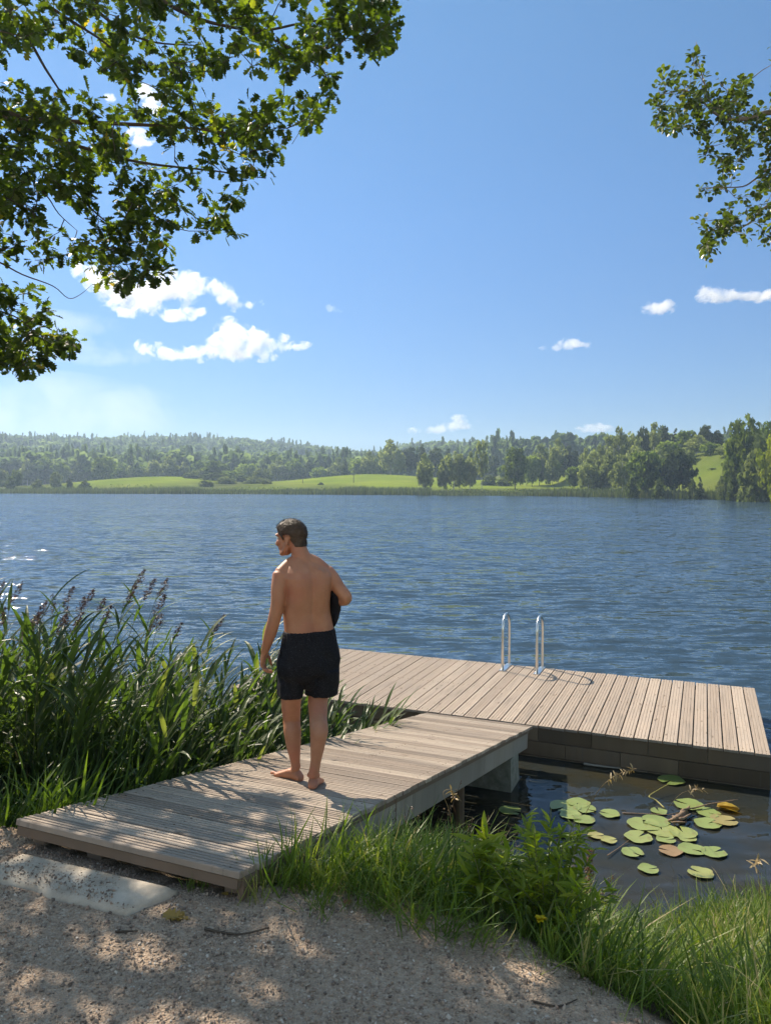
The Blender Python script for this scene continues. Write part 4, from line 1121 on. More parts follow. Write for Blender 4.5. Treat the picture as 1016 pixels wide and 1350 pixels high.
tree2 = tag(empty('overhanging_tree', tuple(TR2)), 'glossy leaved tree whose sunlit branch reaches in from the right against the sky', 'tree')
mbw = MB()
for pts, rad in limbs2:
    sp_ = smooth_path(pts, 4)
    mbw.tube(sp_, np.interp(np.linspace(0, 1, len(sp_)), np.linspace(0, 1, len(rad)), rad), 8, 0.5)
cen = np.concatenate([d1, d1b, d3])
dirs = grow([q[0] for q in limbs2], cen, mbw)
oparent(mbw.build('trunk', M_PALEBARK, smooth=True), tree2)
mb = MB()
leaf_clusters(cen, dirs, 17, 0.17, ALDV, ALDF, 0.045, 0.085, mb, droop=0.1)
oparent(mb.build('crown', M_ALDERLEAF), tree2)
# ================================================================ bank vegetation
def blade_template(nseg=5, bend=0.9, w=0.05):
    """unit-length arching blade: starts upright, bends towards +y"""
    V = []; a = 0.0; p = np.array([0.0, 0.0])
    for i in range(nseg + 1):
        f = i / nseg
        ww = w * (0.7 + 0.6 * f if f < 0.35 else 1.0 * (1 - ((f - 0.35) / 0.65) ** 1.6)) * 0.5
        if i < nseg: V += [(-ww, p[0], p[1]), (ww, p[0], p[1])]
        else: V += [(0, p[0], p[1])]
        a = bend * (f ** 1.3) * 1.6
        p = p + np.array([math.sin(a), math.cos(a)]) / nseg
    F = [(2 * i, 2 * i + 1, 2 * i + 3, 2 * i + 2) for i in range(nseg - 1)] + [(2 * nseg - 2, 2 * nseg - 1, 2 * nseg)]
    return np.array(V), F
BLADES = [blade_template(5, b, w) for b, w in ((0.35, 0.035), (0.8, 0.03), (1.25, 0.028), (0.15, 0.03), (1.0, 0.04))]

def add_blades(mb, x, y, z, L, tone, lean=0.25, which=None, wind=(0.25, 0.05), wmul=1.0):
    n = len(x)
    a = rng.uniform(0, 6.28, n)
    sel = rng.integers(0, len(BLADES), n) if which is None else which
    ld = rng.normal(0, lean, (n, 2)) + np.array(wind)
    for k, (tv, tf) in enumerate(BLADES):
        q = np.where(sel == k)[0]
        if not len(q): continue
        c_, s_ = np.cos(a[q]), np.sin(a[q]); m = len(q)
        M_ = np.zeros((m, 3, 3))
        M_[:, 0, 0] = c_ * wmul; M_[:, 0, 1] = -s_; M_[:, 1, 0] = s_ * wmul; M_[:, 1, 1] = c_; M_[:, 2, 2] = 1
        M_[:, 0, 2] = ld[q, 0]; M_[:, 1, 2] = ld[q, 1]
        M_ = M_ * L[q][:, None, None]
        mb.instances(tv, tf, M_, np.stack([x[q], y[q], z[q]], 1), tone[q])

M_GRASS = leaf_mat('bank_grass', [(0, (0.045, 0.078, 0.014)), (0.45, (0.095, 0.150, 0.025)), (0.8, (0.155, 0.215, 0.042)), (0.93, (0.22, 0.225, 0.075)), (1, (0.34, 0.28, 0.15))], 0.42, 0.45, 0.35, tint=(1.1, 1.2, 0.4))
def on_deck(x, y):
    q = np.stack([x, y], 1) - G_A[:2]
    a = q @ UD[:2]; b = q @ VD[:2]
    return (a < 0.03) & (a > -G_W - 0.03) & (b > -0.05)
def on_float(x, y):
    q = np.stack([x, y], 1) - P_NR[:2]
    a = q @ UD[:2]; b = q @ VD[:2]
    return (a < 0.1) & (a > -P_LEN - 0.1) & (b > -0.1) & (b < P_WID + 0.1)

HB = hit_ground(718, 1236)
def HERB_GAP(x, y): return np.where(np.hypot(x - HB[0] - 0.0, y - HB[1] + 0.12) < 0.36, 0.42, 1.0)
# -- grass on the bank right of the walkway and behind its left side
mb = MB()
def bank_points(n, xr, yr, t0, t1):
    x = rng.uniform(*xr, n); y = rng.uniform(*yr, n)
    yg = np.interp(x, GX, GY); ys_ = np.interp(x, SX, SY)
    tt = (y - yg) / (ys_ - yg)
    k = (tt > t0) & (tt < t1) & ~on_deck(x, y)
    return x[k], y[k], tt[k]
x, y, tt = bank_points(90000, (-0.9, 4.6), (0.4, 6.6), -0.06, 1.12)
cl = vnoise(x, y, 2.6, 50); edge = vnoise(x, y, 7, 51)
dg_ = y - np.interp(x, GX, GY)
k = (rng.uniform(0, 1, len(x)) < 0.40 + 0.8 * cl * np.clip(dg_ * 4 + .5, 0.3, 1)) & (dg_ > 0.75 * edge * vnoise(x, y, 2.2, 60) + 0.16 * edge - 0.30)
k &= ~((x < 0.95) & (y > 5.0) & (rng.uniform(0, 1, len(x)) < 0.8))       # bare shaded mud under the walkway
x, y, tt = x[k], y[k], tt[k]; n = len(x)
L = (0.12 + 0.30 * rng.beta(2, 2.5, n)) * (0.55 + 0.75 * np.clip((y - np.interp(x, GX, GY)) * 2.2, 0, 1)) * (0.35 + 1.25 * vnoise(x, y, 2.3, 52) ** 1.3)
L *= np.where(x > 1.1, 1.2, np.where((x < 1.0) & (y > 4.0), 0.95, 1.1))
tone = np.clip(0.22 + 0.58 * vnoise(x, y, 1.9, 53) + rng.normal(0, 0.17, n) + 0.14 * (x > 1.2), 0, 0.95)
tone = np.where(rng.uniform(0, 1, n) < 0.05, 1.0, tone)
add_blades(mb, x, y, ground_z(x, y) - 0.01, np.clip(L * np.where(rng.uniform(0, 1, n) < 0.12, 1.35, 1.0), 0.05, 0.42 - 0.06 * (x < 1.0)) * HERB_GAP(x, y), tone, 0.44, wind=(0.15, -0.10), wmul=0.8)
# ragged front of small tufts creeping onto the gravel
nt_ = 46; tx = rng.uniform(-0.55, 2.0, nt_); ty = np.interp(tx, GX, GY) + rng.normal(-0.02, 0.10, nt_)
rep = rng.integers(12, 46, nt_); x = np.repeat(tx, rep) + rng.normal(0, .035, rep.sum()); y = np.repeat(ty, rep) + rng.normal(0, .035, rep.sum())
L = np.repeat(rng.uniform(.08, .26, nt_), rep) * rng.uniform(.5, 1.2, rep.sum())
add_blades(mb, x, y, ground_z(x, y) - 0.01, L, np.clip(np.repeat(rng.uniform(.3, .95, nt_), rep) + rng.normal(0, .1, rep.sum()), 0, 1), 0.5, wind=(0.05, -0.25), wmul=0.9)
# finer, longer arching sedge near the water at the right
x, y, tt = bank_points(14000, (0.7, 5.0), (0.5, 6.0), 0.45, 1.10)
n = len(x)
add_blades(mb, x, y, ground_z(x, y) - 0.01, rng.uniform(0.16, 0.38, n) * HERB_GAP(x, y), np.clip(0.45 + 0.3 * vnoise(x, y, 2, 54) + rng.normal(0, 0.15, n), 0, 1), 0.32, which=rng.choice([1, 2, 2, 4], n), wind=(0.25, -0.12), wmul=0.5)
# left of the walkway: rough grass under and before the reeds
x, y, tt = bank_points(26000, (-9, -1.2), (3.2, 7.2), 0.02, 1.1)
k = rng.uniform(0, 1, len(x)) < np.where(x > -4.2, 0.95, 0.45)
x, y, tt = x[k], y[k], tt[k]; n = len(x)
L = rng.uniform(0.18, 0.55, n) * (0.5 + 0.6 * np.clip(tt * 4, 0, 1)) * (0.6 + 0.7 * vnoise(x, y, 1.8, 55))
add_blades(mb, x, y, ground_z(x, y) - 0.01, L, np.clip(0.0 + 0.38 * vnoise(x, y, 2.3, 56) + rng.normal(0, 0.17, n), 0, 1), 0.3, wmul=1.0)
# beyond the view on both sides
x, y, tt = bank_points(16000, (4.6, 14), (-4, 8), 0.02, 1.05); n = len(x)
add_blades(mb, x, y, ground_z(x, y) - 0.01, rng.uniform(0.2, 0.5, n), rng.uniform(0.1, 0.8, n), 0.3, wmul=1.4)
tag(mb.build('bank_grass', M_GRASS), kind='stuff')

# -- separate tussocks one can point at
def tussock(px, py, zoff, n, L0, L1, lab, tone=(0.5, 0.9), w=1.0, rad=0.10, P=None, nm='grass_tussock', mat=None):
    if P is None:
        P = hit_ground(px, py)
    z = float(ground_z(P[0], P[1])) if zoff == 0 else P[2]
    r_ = rad * np.sqrt(rng.uniform(0, 1, n)); a = rng.uniform(0, 6.28, n)
    x, y = r_ * np.cos(a), r_ * np.sin(a)
    mb = MB()
    L = rng.uniform(L0, L1, n)
    sel = rng.integers(0, len(BLADES), n)
    add_blades(mb, x, y, np.full(n, -0.02), L, rng.uniform(*tone, n), 0.30, which=sel, wind=(0.12, -0.05), wmul=w)
    o = mb.build(nm, mat or M_GRASS); o.location = (P[0], P[1], z)
    return tag(o, lab, 'grass tussock')
tussock(440, 1168, 0, 110, 0.20, 0.44, 'tall bright green grass tussock at the right edge of the walkway', (0.55, 0.95), 0.9, 0.20)
tussock(375, 1170, 0, 60, 0.18, 0.38, 'thin green tussock by the corner side board of the walkway', (0.4, 0.85), 1.0, 0.14)
tussock(330, 1182, 0, 46, 0.10, 0.22, 'short pale tussock right at the front corner of the walkway', (0.75, 1.0), 0.9, 0.09)
tussock(258, 1172, 0, 40, 0.08, 0.17, 'small dark tussock growing in the gap under the front of the walkway', (0.2, 0.6), 1.2, 0.05)
tussock(598, 1185, 0, 130, 0.15, 0.34, 'low spreading tussock on the gravel edge below the leafy herb', (0.4, 0.85), 0.8, 0.17)
tussock(720, 1245, 0, 70, 0.18, 0.36, 'tussock with broad pale blades beside the yellow flower', (0.5, 0.95), 1.5, 0.12)
tussock(800, 1300, 0, 120, 0.16, 0.36, 'long bladed tussock hanging over the gravel at the lower right', (0.3, 0.8), 0.9, 0.16)
tussock(862, 1215, 0, 120, 0.22, 0.42, 'fine pale tussock at the water edge below the lily pads', (0.6, 0.95), 0.5, 0.14)

# -- leafy willow-herb shrub
M_HERB = leaf_mat('herb_leaves', [(0, (0.08, 0.125, 0.016)), (0.5, (0.16, 0.215, 0.024)), (1, (0.25, 0.285, 0.04))], 0.55, 0.4, 0.4, tint=(1.15, 1.15, 0.25), tgain=2.0)
_lance = [(0.02, 0.0), (0.07, 0.15), (0.125, 0.38), (0.11, 0.6), (0.06, 0.84), (0.0, 1.0)]
LANV, LANF = leaf_template(_lance, 0.3, 0.25)
def herb(name, px, py, height, spreadr, nst, lab, cat, mat, leaf=(0.05, 0.09), zoff=0):
    P = hit_ground(px, py)
    root = tag(empty(name, (P[0], P[1], max(-0.3, float(ground_z(P[0], P[1]))))), lab, cat)
    ms = MB(); ml = MB()
    for k in range(nst):
        a = rng.uniform(0, 6.28); r_ = spreadr * 0.25 * rng.uniform(0, 1); e = spreadr * rng.uniform(0.3, 1)
        h_ = height * rng.uniform(0.35, 1.0) * (1 - 0.35 * (e / spreadr) ** 2)
        b = np.array([r_ * math.cos(a), r_ * math.sin(a), 0]); tp = np.array([e * math.cos(a), e * math.sin(a), h_])
        mid = (b + tp) / 2 + np.array([0, 0, h_ * 0.12])
        path = smooth_path([b, mid, tp], 6); ms.tube(path, np.linspace(0.005, 0.0018, len(path)), 5, 0.5)
        nl = int(34 * h_ / 0.5)
        f = rng.uniform(0.18, 1.0, nl)
        Q = np.stack([np.interp(f, np.linspace(0, 1, len(path)), path[:, i]) for i in range(3)], 1)
        d = unit_rand(nl); d[:, 2] = np.abs(d[:, 2]) * 0.6 + 0.15
        M_ = frame_dir(d, np.tile([0, 0, 1.0], (nl, 1)) + 0.4 * unit_rand(nl)) * (rng.uniform(*leaf, nl))[:, None, None]
        ml.instances(LANV, LANF, M_, Q, np.clip(rng.uniform(0.1, 0.9, nl) + 0.15 * f, 0, 1))
    ms.build('stem', plain('herb_stem_' + name, (0.12, 0.14, 0.05), 0.7, 0.3), root)
    ml.build('leaves', mat, root)
    return root
herb('willow_herb', 718, 1236, 0.56, 0.33, 50, 'bushy yellow green herb at the water edge between walkway and lily pads', 'plant', M_HERB, (0.045, 0.085))
herb('willow_herb', 645, 1215, 0.46, 0.17, 8, 'small yellowish herb with a rosette of narrow leaves left of the bushy herb', 'plant', M_HERB, (0.08, 0.13))
M_HERBD = leaf_mat('dark_herb_leaves', [(0, (0.035, 0.060, 0.014)), (0.5, (0.065, 0.105, 0.022)), (1, (0.12, 0.165, 0.035))], 0.38)
herb('weed', 560, 1165, 0.30, 0.25, 9, 'dark leafy weed in the shade below the walkway', 'plant', M_HERBD)
# broad dock leaf
t_ = leaf_mat('dock_leaf', [(0, (0.09, 0.15, 0.05)), (1, (0.17, 0.24, 0.09))], 0.3, 0.5)
_broad = [(0.03, 0.0), (0.20, 0.06), (0.30, 0.25), (0.31, 0.5), (0.24, 0.75), (0.10, 0.93), (0.0, 1.0)]
BRV, BRF = leaf_template(_broad, 0.25, 0.3)
P = hit_ground(748, 1240)
mb = MB(); dd = np.array([[-0.5, -0.5, 0.25], [0.9, -0.1, 0.15], [0.2, 0.5, 0.5], [-0.8, 0.3, 0.4]])
mb.instances(BRV, BRF, frame_dir(dd, np.tile([0.1, -0.5, 1.0], (4, 1))) * np.array([0.20, 0.17, 0.13, 0.13])[:, None, None], np.tile([[0, 0, 0.22]], (4, 1)) + dd * 0.03, [0.5, 0.7, 0.3, 0.4])
mb.tube([[0, 0, -0.05], [0, 0, 0.22]], 0.006, 6)
o = mb.build('dock_plant', t_); o.location = (P[0], P[1], float(ground_z(P[0], P[1]))); tag(o, 'broad pale green dock leaves low among the grass beneath the bushy herb', 'plant')
# rusty dock stalk
M_RUST = plain('rusty_seeds', (0.16, 0.075, 0.045), 0.9, 0.2, var=0.4, scale=60)
P = hit_ground(775, 1240)
root = tag(empty('dock_stalk', (P[0], P[1], float(ground_z(P[0], P[1])))), 'upright rusty brown dock stalk covered in dry seeds beside the bushy herb', 'plant')
mb = MB(); mb.tube([[0, 0, -0.05], [0.01, 0, 0.25], [0.0, 0.01, 0.72]], [0.005, 0.004, 0.002], 6); mb.build('stem', M_RUST, root)
mb = MB(); n = 260; zz = rng.uniform(0.36, 0.72, n); sp = np.stack([rng.normal(0, 0.014, n), rng.normal(0, 0.014, n), zz], 1)
mb.instances(icoV[:12], [f for f in icoF if max(f) < 12] or icoF, rot_from(unit_rand(n), rng.uniform(0, 6, n)) * rng.uniform(0.004, 0.008, n)[:, None, None], sp, rng.uniform(0, 1, n)); mb.build('seeds', M_RUST, root)
# yellow flower
M_YEL = leaf_mat('yellow_petals', [(0, (0.55, 0.42, 0.01)), (1, (0.72, 0.55, 0.02))], 0.3, tint=(1, 1, 0.5), tgain=1.0)
P = hit_ground(711, 1248)
root = tag(empty('yellow_flower', (P[0], P[1], float(ground_z(P[0], P[1])))), 'single yellow flower in the grass near the gravel edge', 'flower')
mb = MB(); mb.tube([[0, 0, -0.03], [0.0, 0, 0.10], [0, -0.01, max(0.12, P[2] - float(ground_z(P[0], P[1])))]], 0.003, 5); mb.build('stem', M_HERB, root)
hz = max(0.12, P[2] - float(ground_z(P[0], P[1])))
mb = MB(); n = 26; a = rng.uniform(0, 6.28, n); d = np.stack([np.cos(a), np.sin(a), rng.uniform(0.1, 1.0, n)], 1)
mb.instances(BRV, BRF, frame_dir(d, np.tile([0, 0, 1.0], (n, 1))) * rng.uniform(0.018, 0.03, n)[:, None, None], np.tile([[0, -0.01, hz]], (n, 1)), rng.uniform(0, 1, n)); mb.build('petals', M_YEL, root)
# dead brown stems in the shade beneath the walkway
M_DRY = leaf_mat('dry_stems', [(0, (0.12, 0.07, 0.04)), (0.6, (0.22, 0.14, 0.075)), (1, (0.42, 0.32, 0.18))], 0.2, tint=(1, 0.9, 0.5))
mb = MB(); n = 420
x = rng.uniform(-0.1, 1.3, n); y = rng.uniform(4.3, 6.2, n); k = ~on_deck(x - 0.0, y); x, y = x[k], y[k]; n = len(x)
add_blades(mb, x, y, ground_z(x, y) - 0.02, rng.uniform(0.15, 0.5, n), rng.uniform(0, 0.7, n), 0.4, wmul=0.4)
q = rng.integers(0, n, 36)
for i in q:
    b = np.array([x[i], y[i], float(ground_z(x[i], y[i]))]); L = rng.uniform(0.3, 0.55); e = b + np.array([rng.normal(0, .12), rng.normal(0, .12), L])
    pth = smooth_path([b, (b + e) / 2 + rng.normal(0, .02, 3), e], 4); mb.tube(pth, 0.0022, 4, rng.uniform(0, .6))
    ns = 14; f = rng.uniform(.6, 1, ns); Q = b + (e - b) * f[:, None] + rng.normal(0, .012, (ns, 3))
    mb.instances(pebV, pebF, rot_from(unit_rand(ns), rng.uniform(0, 6, ns)) * rng.uniform(.003, .007, ns)[:, None, None], Q, rng.uniform(0, .7, ns))
tag(mb.build('dry_undergrowth', M_DRY), kind='stuff')
# dried flower head arching against the beam
def dry_stalk(pts, lab, nseed, rad=0.0025, nm='dry_stalk', seedz=0.5, tone=0.85):
    root = tag(empty(nm, tuple(pts[0])), lab, 'dry stalk')
    rel = [np.array(q) - np.array(pts[0]) for q in pts]
    pth = smooth_path(rel, 6); mb = MB(); mb.tube(pth, np.linspace(rad, rad * 0.5, len(pth)), 5, tone); mb.build('stem', M_DRY, root)
    mb = MB(); f = rng.uniform(seedz, 1, nseed); idx_ = np.linspace(0, 1, len(pth))
    Q = np.stack([np.interp(f, idx_, pth[:, i]) for i in range(3)], 1); d = unit_rand(nseed); d[:, 2] -= 0.2
    M_ = frame_dir(d, np.tile([0, 0, 1.0], (nseed, 1)) + .3 * unit_rand(nseed)) * rng.uniform(.03, .07, nseed)[:, None, None]
    mb.instances(LANV, LANF, M_, Q, np.clip(rng.normal(tone, .12, nseed), 0, 1)); mb.build('seed_head', M_DRY, root)
_g = lambda px, py, y: at_y(px, py, y)
dry_stalk([_g(600, 1110, 5.0), _g(592, 1070, 4.9), _g(584, 1045, 4.85), _g(596, 1042, 4.85), _g(604, 1056, 4.85)], 'pale dry flower head curling in front of the walkway beam', 12, 0.002, seedz=.7, tone=1)
dry_stalk([at_z(770, 1075, -0.05), _g(790, 1040, 6.7), _g(812, 1022, 6.7), _g(835, 1014, 6.7)], 'dry reed stalk with a drooping seed head leaning over the left lily pads', 34, .003, tone=.95)
dry_stalk([at_z(880, 1065, -0.05), _g(895, 1048, 6.4), _g(915, 1040, 6.4), _g(926, 1041, 6.4)], 'thin dry stalk with sparse seeds above the brown stump in the water', 14, .002, tone=.8)
dry_stalk([at_z(1000, 1190, 0.0), _g(1000, 1160, 5.0), _g(995, 1140, 5.0), _g(1002, 1132, 5.0)], 'feathery dry grass head at the right edge above the water', 20, .002, tone=1)

# ================================================================ reed bed
M_REED = leaf_mat('reed_leaves', [(0, (0.030, 0.048, 0.018)), (0.5, (0.060, 0.092, 0.028)), (0.9, (0.110, 0.148, 0.045)), (1, (0.20, 0.175, 0.085))], 0.40, 0.45, 0.35, tint=(1.05, 1.25, 0.40), tgain=1.6)
M_REEDSTEM = plain('reed_stem', (0.11, 0.12, 0.05), 0.6, 0.3, var=0.3)
M_PLUME = leaf_mat('reed_plumes', [(0, (0.035, 0.022, 0.020)), (0.6, (0.075, 0.048, 0.042)), (1, (0.13, 0.095, 0.078))], 0.25, tint=(1, 0.8, 0.7))
def ribbon(nseg, w, droop):
    V = []; a = 0.55; p = np.array([0.0, 0.0])
    for i in range(nseg + 1):
        f = i / nseg; ww = w * (0.55 + 1.5 * f if f < 0.3 else (1 - ((f - 0.3) / 0.7) ** 1.8)) * 0.5
        if i < nseg: V += [(-ww, p[0], p[1] + ww * .35), (0, p[0], p[1]), (ww, p[0], p[1] + ww * .35)]
        else: V += [(0, p[0], p[1])]
        a += droop / nseg * (0.3 + 1.2 * f)
        p = p + np.array([math.sin(a), math.cos(a)]) / nseg
    F = []
    for i in range(nseg - 1):
        F += [(3 * i, 3 * i + 1, 3 * i + 4, 3 * i + 3), (3 * i + 1, 3 * i + 2, 3 * i + 5, 3 * i + 4)]
    k = 3 * (nseg - 1); F += [(k, k + 1, k + 3), (k + 1, k + 2, k + 3)]
    return np.array(V), F
RIB = [ribbon(6, 0.10, d) for d in (0.4, 0.9, 1.5, 2.1)]
def reed_mesh(h_, nleaf, plume, lean, windy=0.35, leafL=(0.26, 0.44)):
    """returns (stem mesh, leaf mesh, plume mesh or None)"""
    bend = np.array([lean, rng.normal(0, 0.05)])
    f = np.linspace(0, 1, 7); path = np.stack([bend[0] * f ** 2 * h_, bend[1] * f ** 2 * h_, f * h_], 1)
    ms = MB(); ms.tube(path, np.linspace(0.0055, 0.002, 7), 5, 0.5)
    ml = MB()
    ff = np.linspace(0.18, 0.97, nleaf) + rng.normal(0, 0.015, nleaf); ff = np.clip(ff, 0.1, 0.99)
    Q = np.stack([np.interp(ff, f, path[:, i]) for i in range(3)], 1)
    az = np.where(np.arange(nleaf) % 2 == 0, 0.0, math.pi) + rng.normal(0, 0.5, nleaf) + rng.uniform(0, 6.28)
    # the wind turns most leaves towards +x
    vx, vy = np.cos(az) + windy, np.sin(az); az = np.arctan2(vy, vx)
    sel = rng.choice(4, nleaf, p=[0.42, 0.33, 0.2, 0.05])
    L = rng.uniform(*leafL, nleaf) * (0.75 + 0.5 * np.sin(np.pi * np.clip(ff, 0, 1)))
    for k in range(4):
        q = np.where(sel == k)[0]
        if not len(q): continue
        c_, s_ = np.cos(az[q] - math.pi / 2), np.sin(az[q] - math.pi / 2)
        M_ = np.zeros((len(q), 3, 3)); M_[:, 0, 0] = c_; M_[:, 0, 1] = -s_; M_[:, 1, 0] = s_; M_[:, 1, 1] = c_; M_[:, 2, 2] = 1
        ml.instances(RIB[k][0], RIB[k][1], M_ * L[q][:, None, None], Q[q], np.clip(rng.normal(0.45, 0.22, len(q)), 0, 1))
    mp = None
    if plume:
        mp = MB(); n = 110; g_ = rng.uniform(0, 1, n)
        tip = path[-1]; ax = np.array([1.0 * windy, rng.normal(0, .1), 1.0]); ax /= np.linalg.norm(ax)
        Lp = 0.20
        side = rng.normal(0, 1, (n, 3)); side[:, 0] += 0.5
        Q = tip + ax * (g_ * Lp)[:, None] + side * (0.016 * np.sin(np.pi * np.clip(g_ * 0.85 + 0.12, 0, 1)))[:, None] + np.array([0.03, 0, -0.02]) * g_[:, None]
        d = ax + 0.6 * unit_rand(n) + np.array([0.5, 0, -0.5])
        M_ = frame_dir(d, unit_rand(n)) * rng.uniform(0.018, 0.036, n)[:, None, None]
        mp.instances(LANV[:], LANF, M_, Q, rng.uniform(0, 1, n))
        mp = mp.mesh('plume', M_PLUME)
    return ms.mesh('stem', M_REEDSTEM), ml.mesh('leaves', M_REED), mp
RE_PLUME = [reed_mesh(2.25, 17, True, rng.uniform(0.05, 0.2)) for _ in range(5)]
RE_TALL = [reed_mesh(2.0, 20, False, rng.uniform(0.05, 0.25)) for _ in range(6)]
RE_MID = [reed_mesh(1.5, 17, False, rng.uniform(0.1, 0.35), 0.9) for _ in range(6)]
RE_SHORT = [reed_mesh(1.0, 9, False, rng.uniform(0.1, 0.35), 1.0, (0.35, 0.55)) for _ in range(5)]
def place_reed(setm, x, y, sc, lab, grp, zb=None):
    st, lv, pl = setm
    z = max(-0.25, float(ground_z(x, y))) if zb is None else zb
    root = tag(empty('reed', (x, y, z), rng.normal(0, 0.35)), lab, 'reed', grp)
    root.scale = (sc, sc, sc)
    link('stem', st, root); link('leaves', lv, root)
    if pl: link('plume', pl, root)
LP_ = 'tall reed with a purplish brown plume nodding above the bed left of the walkway'
LT_ = 'tall leafy green reed without a plume in the bed left of the walkway'
LM_ = 'half tall reed bent over by the wind close to the left side of the walkway'
LS_ = 'low bright green reed growing between walkway and floating platform'
# plumed ones by where they show (pixel of the tip), the rest scattered
tips = [(18, 770, 7.4), (28, 776, 7.2), (50, 782, 6.9), (9, 800, 6.2), (30, 800, 6.5), (33, 818, 6.0), (62, 800, 6.8), (72, 800, 6.4), (86, 780, 7.1), (104, 782, 7.0), (114, 788, 6.6), (140, 762, 7.0), (157, 772, 6.9),
        (164, 778, 6.8), (177, 768, 7.2), (190, 795, 6.6), (200, 806, 6.9), (46, 822, 5.9), (125, 792, 7.3), (262, 816, 7.6), (286, 822, 7.8), (236, 822, 7.2), (95, 812, 6.2), (4, 822, 5.8), (65, 815, 6.0), (212, 815, 7.3), (150, 800, 6.3)]
for px, py, Y in tips:
    T_ = at_y(px, py, Y); k = rng.integers(0, 5)
    zb = max(-0.25, float(ground_z(T_[0] - 0.25, T_[1]))); sc = np.clip((T_[2] - zb) / 2.38, 0.55, 1.15)
    place_reed(RE_PLUME[k], T_[0] - 0.25 * sc, T_[1], sc, LP_, 'plumed reeds in the bed left of the walkway')
def reed_pts(n, fx):
    out = []
    while len(out) < n:
        x = rng.uniform(-6.2, 0.2); y = rng.uniform(4.6, 9.2)
        q = np.array([x, y]) - G_A[:2]; a = q @ UD[:2] + G_W
        ys_ = np.interp(x, SX, SY)
        if a > -0.12 or y < ys_ - 0.75 or on_float(np.array([x]), np.array([y]))[0] or not fx(x, y, a): continue
        out.append((x, y, a))
    return out
for x, y, a in reed_pts(165, lambda x, y, a: a < -0.7 and x > -5.4 and x < -1.7 and y < 8.2 and (x / y) < -0.28):
    place_reed(RE_TALL[rng.integers(0, 6)], x, y, rng.uniform(0.78, 1.0) * (0.95 if x / y > -0.34 else 1.0), LT_, 'tall leafy reeds left of the walkway')
for x, y, a in reed_pts(140, lambda x, y, a: -1.6 < a < -0.2 and y < 8.6 and (x / y) < -0.14):
    place_reed(RE_MID[rng.integers(0, 6)], x, y, rng.uniform(0.75, 1.10) * np.interp(a, [-1.6, -0.2], [1.28, 0.92]), LM_, 'bent reeds along the walkway')
for x, y, a in reed_pts(46, lambda x, y, a: -1.0 < a and y > 6.6 and -0.14 < (x / y) < -0.015):
    place_reed(RE_SHORT[rng.integers(0, 5)], x, y, rng.uniform(0.65, 1.05), LS_, 'low reeds between walkway and platform')
# leafy undergrowth of the bed: nobody could count it
mb = MB()
pts = reed_pts(3200, lambda x, y, a: a < -0.02 and y < 8.3 and (x / y) < -0.05)
for x, y, a in pts[:]:
    pass
P_ = np.array(pts); n = len(P_) * 7
x = np.repeat(P_[:, 0], 7) + rng.normal(0, .06, n); y = np.repeat(P_[:, 1], 7) + rng.normal(0, .06, n); aa = np.repeat(P_[:, 2], 7)
k = ~on_deck(x, y); x, y, aa = x[k], y[k], aa[k]; n = len(x)
zb = np.maximum(ground_z(x, y), -0.1)
L = rng.uniform(0.35, 0.95, n) * np.interp(aa, [-1.2, 0], [1.0, 0.65])
add_blades(mb, x, y, zb, L, np.clip(rng.normal(0.35, 0.22, n), 0, 1), 0.28, wind=(0.25, 0), wmul=0.75)
q = reed_pts(900, lambda x, y, a: a < -0.35 and x < -1.2 and y < 7.6 and (x / y) < -0.2)
P_ = np.array(q); n = len(P_) * 6
x = np.repeat(P_[:, 0], 6) + rng.normal(0, .05, n); y = np.repeat(P_[:, 1], 6) + rng.normal(0, .05, n)
add_blades(mb, x, y, np.maximum(ground_z(x, y), -0.1), rng.uniform(0.8, 1.55, n), np.clip(rng.normal(0.28, 0.2, n), 0, 1), 0.14, which=rng.choice([0, 1, 3], n), wind=(0.10, 0), wmul=0.6)
tag(mb.build('reed_undergrowth', M_REED), kind='stuff')
# ================================================================ the bather
def deck_hit(px, py):
    r = ray(px, py); o = np.array([0, 0, H])
    return o + r * (np.dot(G_A - o, GN) / np.dot(r, GN))
YM = 4.98
MPX = YM / FPX
def mp(px, py, dy=0.0): return at_y(px, py, YM + dy)
def nrm(v): v = np.asarray(v, float); return v / np.linalg.norm(v)
TH = R(28)
BR = np.array([math.cos(TH), math.sin(TH), 0]); BF = np.array([-math.sin(TH), math.cos(TH), 0])

